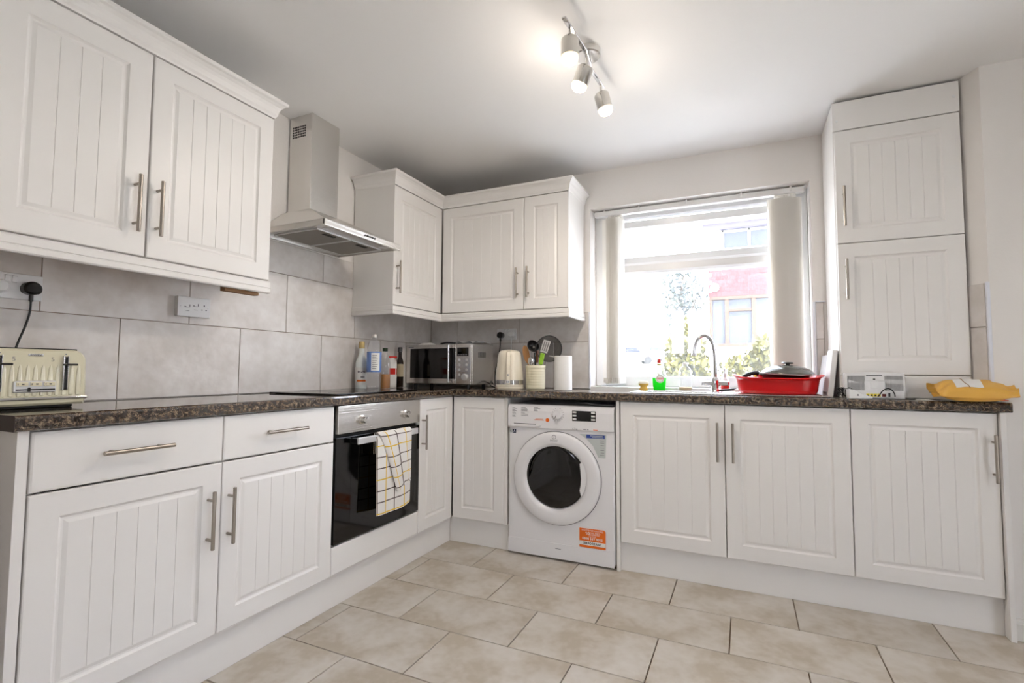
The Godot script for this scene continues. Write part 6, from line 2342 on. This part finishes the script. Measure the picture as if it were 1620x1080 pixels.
# ---------------------------------------------------------------- outside the window
func build_outside():
	var st := S()
	var gy := func(z: float) -> float: return -0.15 + maxf(0.0, -z - 3.0) * 0.047
	for k in 12:
		var za := -0.8 - 6.0 * k
		var zb := za - 6.0
		quad(st, Vector3(-60, gy.call(za), za), Vector3(60, gy.call(za), za), Vector3(60, gy.call(zb), zb), Vector3(-60, gy.call(zb), zb), Vector3.UP)
	quad(st, Vector3(4.32, -0.2, -0.8), Vector3(30, -0.2, -0.8), Vector3(30, -0.2, 12), Vector3(4.32, -0.2, 12), Vector3.UP)
	structure(obj("ground", st, mat(Color(0.78, 0.77, 0.74), 0.9)), "pale paved ground and road outside the window", "ground")
	build_house()
	var spots := [["hedge", "yellow-green bushy hedge outside, left of the house front", Vector3(0.86, 0, -5.0), Vector3(0.36, 0.86, 0.4), 4200, 3], ["hedge", "yellow-green hedge outside in front of the house windows", Vector3(2.05, 0, -5.0), Vector3(0.75, 0.76, 0.45), 7000, 5]]
	var leaf := S()
	for sgn in [1.0]:
		quad(leaf, Vector3(0, 0, 0), Vector3(0.026, 0.03, 0.006), Vector3(0, 0.07, 0.012), Vector3(-0.026, 0.03, 0.006))
	var lm := leaf.commit()
	var mh := mat(Color(0.35, 0.335, 0.09), 0.5)
	mh.cull_mode = BaseMaterial3D.CULL_DISABLED
	mh.backlight_enabled = true
	mh.backlight = Color(0.2, 0.2, 0.05)
	mh.vertex_color_use_as_albedo = true
	for s in spots:
		var h := thing(s[0], s[1], "hedge", s[2])
		h.position.y = gy.call(-5.0)
		leaves("foliage", h, lm, mh, Vector3(0, s[3].y * 0.98, 0), s[3], s[4], s[5], 1.0)
		for k in 5:
			st = S()
			rod(st, Vector3(-s[3].x * 0.6 + s[3].x * 0.3 * k, 0, 0.02 * k), Vector3(-s[3].x * 0.7 + s[3].x * 0.35 * k, s[3].y * 1.3, 0.03), 0.012, 6)
			obj("stem", st, mat(Color(0.30, 0.22, 0.15), 0.9), h)
	var t := thing("tree", "pale blue-green tree far behind the hedge, left of the house", "tree", Vector3(-0.75, gy.call(-20.0), -20.0))
	st = S()
	tube(st, [Vector3(0, 0, 0), Vector3(0.05, 1.6, 0), Vector3(-0.05, 3.4, 0.1), Vector3(0.1, 4.6, 0)], 0.13, 8, 4, 0.03)
	tube(st, [Vector3(0, 2.2, 0), Vector3(0.4, 3.0, 0.1), Vector3(0.7, 3.8, 0.1)], 0.05, 6, 4, 0.015)
	tube(st, [Vector3(0, 2.6, 0), Vector3(-0.4, 3.3, -0.1), Vector3(-0.7, 3.9, 0.1)], 0.05, 6, 4, 0.015)
	obj("trunk", st, mat(Color(0.35, 0.30, 0.26), 0.9), t)
	leaf = S()
	quad(leaf, Vector3(0, 0, 0), Vector3(0.05, 0.07, 0.02), Vector3(0, 0.16, 0.03), Vector3(-0.05, 0.07, 0.02))
	var mt := mat(Color(0.36, 0.39, 0.41), 0.6)
	mt.cull_mode = BaseMaterial3D.CULL_DISABLED
	mt.vertex_color_use_as_albedo = true
	leaves("crown", t, leaf.commit(), mt, Vector3(0, 3.5, 0), Vector3(0.95, 1.7, 0.9), 1300, 8, 0.6)
	car("white hatchback parked up the road, left one of two", Vector3(-7.05, gy.call(-40.0), -40.0), 0.35)
	car("white estate car parked up the road, right one of two", Vector3(-6.2, gy.call(-47.0), -47.0), 0.9)

func leaves(called: String, parent: Node, mesh: Mesh, m: Material, c: Vector3, half: Vector3, count: int, seed_n: int, fill: float):
	var rng := RandomNumberGenerator.new()
	rng.seed = seed_n
	var mm := MultiMesh.new()
	mm.transform_format = MultiMesh.TRANSFORM_3D
	mm.use_colors = true
	mm.mesh = mesh
	mm.instance_count = count
	for k in count:
		var d := Vector3(rng.randfn(), rng.randfn(), rng.randfn()).normalized()
		var r := lerpf(1.0 - 0.42 * fill, 1.0, sqrt(rng.randf()))
		if fill < 0.9:
			r = pow(rng.randf(), 0.45)
		r *= 1.0 + 0.10 * sin(d.x * 7.0 + d.y * 5.0 + seed_n) + 0.06 * sin(d.z * 9.0 + d.x * 11.0)
		var p := c + d * half * r
		if p.y < 0.03:
			p.y = 0.03 + rng.randf() * 0.2
		var bs := Basis.from_euler(Vector3(rng.randf_range(-1.2, 1.2), rng.randf() * TAU, rng.randf_range(-0.9, 0.9))).scaled(Vector3.ONE * rng.randf_range(0.8, 1.5))
		mm.set_instance_transform(k, Transform3D(bs, p))
		var v := rng.randf_range(0.55, 1.0)
		mm.set_instance_color(k, Color(v, v, v * rng.randf_range(0.7, 1.0)))
	var o := MultiMeshInstance3D.new()
	o.multimesh = mm
	o.material_override = m
	put(o, called, parent)
	o.set_meta("kind", "stuff")

func build_house():
	var zf := -12.0
	var x0 := 0.77
	var x1 := 8.5
	var h := thing("house", "house opposite with pinkish-red hung tiles over timber-framed windows", "house", Vector3(x0, 0.25, zf))
	var W := x1 - x0
	var pale := mat(Color(0.88, 0.86, 0.84), 0.9)
	var st := S()
	bb(st, Vector3(0, 0, -7.0), Vector3(W, 1.5, -0.05), 0.0)
	bb(st, Vector3(0, 1.5, -7.0), Vector3(W, 2.82, -0.35), 0.0)
	bb(st, Vector3(0, 2.82, -7.0), Vector3(W, 5.05, -0.05), 0.0)
	obj("wall", st, pale, h)
	# tile hanging: courses of small plain tiles, each lapping the one below
	var tm := []
	for k in 3:
		tm.append(mat([Color(0.285, 0.165, 0.175), Color(0.315, 0.19, 0.198), Color(0.26, 0.145, 0.155)][k], 0.85))
	var one := S()
	box(one, Vector3.ZERO, Vector3(0.163, 0.125, 0.018), 0.003)
	var tmesh := one.commit()
	var rng := RandomNumberGenerator.new()
	rng.seed = 77
	for row in 11:
		var n := 15
		for k in n:
			var x := 0.06 + 0.166 * k + (0.083 if row % 2 == 1 else 0.0)
			var o := inst("hung_tile", tmesh, tm[rng.randi() % 3], h, Vector3(x + 0.02, 2.87 + 0.108 * row, -0.03 + 0.004 * rng.randf()))
			o.rotation.x = 0.12
	st = S()
	for row in 11:
		for k in 32:
			var x := 0.06 + 0.166 * (15 + k) + (0.083 if row % 2 == 1 else 0.0) + 0.02
			box(st, Vector3(x, 2.87 + 0.108 * row, -0.028), Vector3(0.163, 0.125, 0.018), 0.0, Transform3D.IDENTITY)
	var rest := obj("hung_tiles", st, tm[0], h)
	rest.set_meta("kind", "stuff")
	# ground-floor window band in timber
	var timber := mat(Color(0.235, 0.155, 0.09), 0.6)
	var glassy := mat(Color(0.20, 0.22, 0.26), 0.35)
	var posts := [[0.0, 0.085], [0.40, 0.50], [1.05, 1.16], [1.72, 1.82], [2.38, 2.48], [3.04, 3.14]]
	var fr := S()
	for p in posts:
		bb(fr, Vector3(p[0], 1.5, -0.16), Vector3(p[1], 2.78, -0.04), 0.004)
	bb(fr, Vector3(0, 2.72, -0.16), Vector3(3.14, 2.82, -0.03), 0.004)
	bb(fr, Vector3(0, 1.44, -0.16), Vector3(3.14, 1.52, -0.01), 0.004)
	bb(fr, Vector3(0.5, 2.39, -0.15), Vector3(1.05, 2.47, -0.05), 0.004)
	bb(fr, Vector3(1.82, 2.39, -0.15), Vector3(2.38, 2.47, -0.05), 0.004)
	var win := obj("window", fr, timber, h)
	for k in 5:
		var p := S()
		bb(p, Vector3(posts[k][1], 1.52, -0.12), Vector3(posts[k + 1][0], 2.72, -0.11), 0.0)
		obj("pane", p, glassy, win)
	# upstairs windows in white, below the eaves
	for k in 3:
		var fx := 0.35 + 1.9 * k
		var f := S()
		for e in [[0.0, 0.06], [0.65, 0.71], [1.3, 1.36]]:
			bb(f, Vector3(fx + e[0], 4.05, -0.055), Vector3(fx + e[1], 4.60, 0.01), 0.004)
		bb(f, Vector3(fx, 4.05, -0.055), Vector3(fx + 1.36, 4.11, 0.01), 0.004)
		bb(f, Vector3(fx, 4.54, -0.055), Vector3(fx + 1.36, 4.60, 0.01), 0.004)
		win = obj("window", f, M.upvc, h)
		for j in 2:
			var p := S()
			bb(p, Vector3(fx + 0.06 + 0.65 * j, 4.11, -0.05), Vector3(fx + 0.65 + 0.65 * j, 4.54, -0.035), 0.0)
			obj("pane", p, glassy, win)
	st = S()
	bb(st, Vector3(-0.12, 4.62, -0.1), Vector3(W, 4.78, 0.22), 0.01)
	obj("eaves_board", st, mat(Color(0.30, 0.285, 0.37), 0.7), h)
	st = S()
	prism(st, PackedVector2Array([Vector2(0.3, 4.76), Vector2(-3.5, 6.6), Vector2(-7.3, 4.76)]), -0.15, W, Transform3D(Basis(Vector3(0, 0, 1), Vector3(0, 1, 0), Vector3(1, 0, 0)), Vector3.ZERO))
	obj("roof", st, mat(Color(0.70, 0.66, 0.66), 0.9), h)
	st = S()
	lathe(st, [Vector2(0, 0.0), Vector2(0.11, 0.01), Vector2(0.11, 0.05), Vector2(0.05, 0.09), Vector2(0, 0.1)], 16, T(Vector3(0.16, 3.05, 0.0), 0, PI / 2))
	obj("wall_lamp", st, M.plastic_white, h)

func car(label: String, at: Vector3, turn: float):
	var c := thing("car", label, "car", at, turn)
	var side := PackedVector2Array([Vector2(-2.05, 0.25), Vector2(2.0, 0.25), Vector2(2.08, 0.55), Vector2(1.95, 0.82), Vector2(1.0, 0.95), Vector2(0.35, 1.42), Vector2(-1.3, 1.46), Vector2(-1.9, 1.05), Vector2(-2.08, 0.9), Vector2(-2.1, 0.5)])
	var st := S()
	prism(st, side, -0.82, 0.82, Transform3D.IDENTITY, 0.08)
	obj("body", st, mat(Color(0.92, 0.92, 0.93), 0.25), c)
	var gl := mat(Color(0.10, 0.12, 0.16), 0.08)
	for s in [-1.0, 1.0]:
		st = S()
		prism(st, PackedVector2Array([Vector2(-1.5, 0.95), Vector2(0.85, 0.95), Vector2(0.28, 1.36), Vector2(-1.22, 1.39)]), 0.80 * s, 0.835 * s)
		obj("side_window", st, gl, c)
		for x in [-1.3, 1.3]:
			st = S()
			rod(st, Vector3(x, 0.32, 0.62 * s), Vector3(x, 0.32, 0.85 * s), 0.32, 22, 0.03)
			obj("wheel", st, M.black_matte, c)
	st = S()
	quad(st, Vector3(1.0, 0.965, -0.68), Vector3(1.0, 0.965, 0.68), Vector3(0.38, 1.41, 0.62), Vector3(0.38, 1.41, -0.62))
	quad(st, Vector3(-1.88, 1.08, -0.68), Vector3(-1.88, 1.08, 0.68), Vector3(-1.33, 1.46, 0.62), Vector3(-1.33, 1.46, -0.62))
	obj("windscreen", st, gl, c)
	for s in [-1.0, 1.0]:
		st = S()
		box(st, Vector3(2.03, 0.68, 0.6 * s), Vector3(0.08, 0.14, 0.28), 0.02)
		obj("headlight", st, M.silver, c)
		st = S()
		box(st, Vector3(-2.08, 0.72, 0.62 * s), Vector3(0.06, 0.16, 0.22), 0.02)
		obj("tail_light", st, M.red_label, c)
